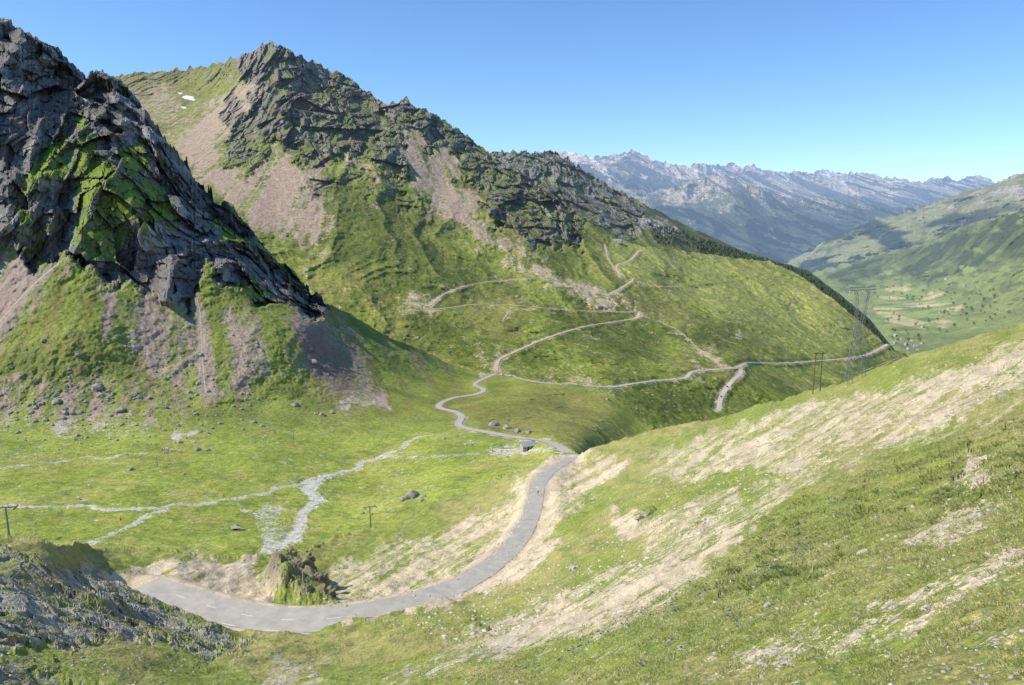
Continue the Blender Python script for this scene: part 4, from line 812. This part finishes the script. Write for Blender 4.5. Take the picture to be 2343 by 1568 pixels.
for a,b_ in (((-.5,0,.35),(0,0,.3)),((0,0,.3),(-.15,0,.85)),((-.5,0,.35),(-.13,0,.78)),((0,0,.3),(.36,0,.78)),((-.13,0,.78),(.34,0,.84)),((.34,0,.88),(.5,0,.35))): beam(bm,a,b_,.02,None,6)
part('frame',bm,FR,bike)
bm=bmesh.new();box(bm,(-.17,0,.92),(.26,.13,.05));beam(bm,(-.15,0,.85),(-.16,0,.9),.015);part('saddle',bm,BK,bike,.015)
bm=bmesh.new();beam(bm,(.36,-.21,.95),(.36,.21,.95),.015);beam(bm,(.36,.21,.95),(.46,.21,.93),.015);beam(bm,(.36,-.21,.95),(.46,-.21,.93),.015);beam(bm,(.34,0,.86),(.36,0,.95),.015);part('handlebar',bm,BK,bike)
pe=empty('person',(pc[0]+.6,pc[1],pc[2]+.06),rot,'cyclist in red jersey, black shorts and white helmet','person')
SK=simple_mat('skin',(.45,.28,.20),.6,.05);RD=simple_mat('red_jersey',(.75,.03,.03),.7,.08);SHT=simple_mat('black_shorts',(.02,.02,.025),.7)
pv=[(-.16,0,1.0),(-.02,0,1.18),(.14,0,1.36),(.2,0,1.45),(.27,0,1.56),(.15,.17,1.38),(.28,.21,1.15),(.42,.2,.98),(.15,-.17,1.38),(.28,-.21,1.15),(.42,-.2,.98),(-.14,.09,.96),(.2,.1,.78),(.02,.09,.46),(.14,.09,.42),(-.14,-.09,.96),(.22,-.1,.64),(-.02,-.09,.24),(.1,-.09,.2),(.31,0,1.63)]
pe_=[(0,1),(1,2),(2,3),(3,4),(4,19),(2,5),(5,6),(6,7),(2,8),(8,9),(9,10),(0,11),(11,12),(12,13),(13,14),(0,15),(15,16),(16,17),(17,18)]
pr_=[.13,.14,.14,.06,.1,.065,.045,.035,.065,.045,.035,.10,.07,.045,.035,.10,.07,.045,.035,.08]
skin('body',pv,pe_,pr_,SK,0,1,pe)
skin('jersey',[(-.14,0,1.03),(-.02,0,1.18),(.13,0,1.35),(.15,.17,1.38),(.22,.19,1.25),(.15,-.17,1.38),(.22,-.19,1.25)],[(0,1),(1,2),(2,3),(3,4),(2,5),(5,6)],[.16,.18,.18,.09,.07,.09,.07],RD,0,1,pe)
skin('shorts',[(-.16,0,1.0),(-.13,.09,.96),(.06,.1,.86),(-.13,-.09,.96),(.08,-.1,.79)],[(0,1),(1,2),(0,3),(3,4)],[.15,.12,.095,.12,.095],SHT,0,1,pe)
bm=bmesh.new();bmesh.ops.create_uvsphere(bm,u_segments=14,v_segments=8,radius=.14,matrix=Matrix.Translation((.27,0,1.64))@Matrix.Diagonal((1.25,.9,.75,1)));part('helmet',bm,PAINT,pe,0,True)
def broadleaf(seed):
    rs=random.Random(seed);vs=[];fs=[];cs=[]
    for k in range(6):
        a=k*math.pi/3;vs.append((.35*math.cos(a),.35*math.sin(a),0));cs.append((.09,.07,.05))
    vs.append((0,0,5));cs.append((.09,.07,.05))
    for k in range(6): fs.append((k,(k+1)%6,6))
    for _ in range(170):
        th=rs.uniform(0,6.28);ph=math.acos(rs.uniform(-.7,1));R=rs.uniform(.55,1)**.5*3.6*(1+.25*math.sin(3*th+seed))
        c=Vector((R*math.sin(ph)*math.cos(th),R*math.sin(ph)*math.sin(th),6+R*1.1*math.cos(ph)));b=len(vs);col=rs.uniform(.6,1.5)
        for _k in range(3): vs.append(tuple(c+Vector((rs.uniform(-.9,.9),rs.uniform(-.9,.9),rs.uniform(-.7,.7)))));cs.append((.06*col,.095*col,.035*col))
        fs.append((b,b+1,b+2))
    return np.array(vs),np.array(fs),np.array(cs)
tm=[];TM=attr_mat('tree_foliage',.2)
pp,cc_=pts_in([(1985,700),(2040,650),(2150,640),(2260,660),(2343,690),(2300,730),(2150,770),(2060,800),(2000,760)],120,R1)
for i,q in enumerate(pp):
    if i<3:
        v,f,c=broadleaf(i);ob=np_mesh('tree',v,f,TM,{'colA':c},False,3);tm.append(ob.data)
    else: ob=link(bpy.data.objects.new('tree',tm[i%3]))
    ob.location=q;s=random.uniform(.9,1.9);ob.scale=(s,s,s);ob['label']='rounded dark green tree between valley fields';ob['category']='tree';ob['group']='trees dotted over the valley fields'
# =====================================================  CAMERA, LIGHT
sc=bpy.context.scene
cam=bpy.data.cameras.new('camera');cam.lens=27;cam.sensor_width=36;cam.clip_start=.3;cam.clip_end=200000
co=link(bpy.data.objects.new('camera',cam));co.rotation_euler=(math.radians(90-10.5),0,0);sc.camera=co
ts=Vector((-.76,-.10,.75)).normalized();el=math.asin(ts.z);az=math.atan2(ts.x,ts.y)
sun=bpy.data.lights.new('sun','SUN');sun.energy=5.;sun.angle=math.radians(.5);sun.color=(1,.96,.88)
so=link(bpy.data.objects.new('sun',sun));so.rotation_euler=(-ts).to_track_quat('-Z','Y').to_euler()
w=bpy.data.worlds.new('World');sc.world=w;w.use_nodes=True;nt=w.node_tree;nt.nodes.clear()
o=nt.nodes.new('ShaderNodeOutputWorld');b=nt.nodes.new('ShaderNodeBackground');s=nt.nodes.new('ShaderNodeTexSky');s.sky_type='NISHITA';s.sun_disc=False
s.sun_elevation=el;s.sun_rotation=az;s.altitude=1200;s.air_density=1.;s.dust_density=.2;s.ozone_density=1.6;b.inputs[1].default_value=.14
mm=nt.nodes.new('ShaderNodeMix');mm.data_type='RGBA';mm.blend_type='MULTIPLY';mm.inputs[0].default_value=1;mm.inputs[7].default_value=(.72,.98,1.28,1)
nt.links.new(s.outputs[0],mm.inputs[6]);nt.links.new(mm.outputs[2],b.inputs[0]);nt.links.new(b.outputs[0],o.inputs[0])
sc.view_settings.view_transform='Standard';sc.view_settings.look='None';sc.view_settings.exposure=0
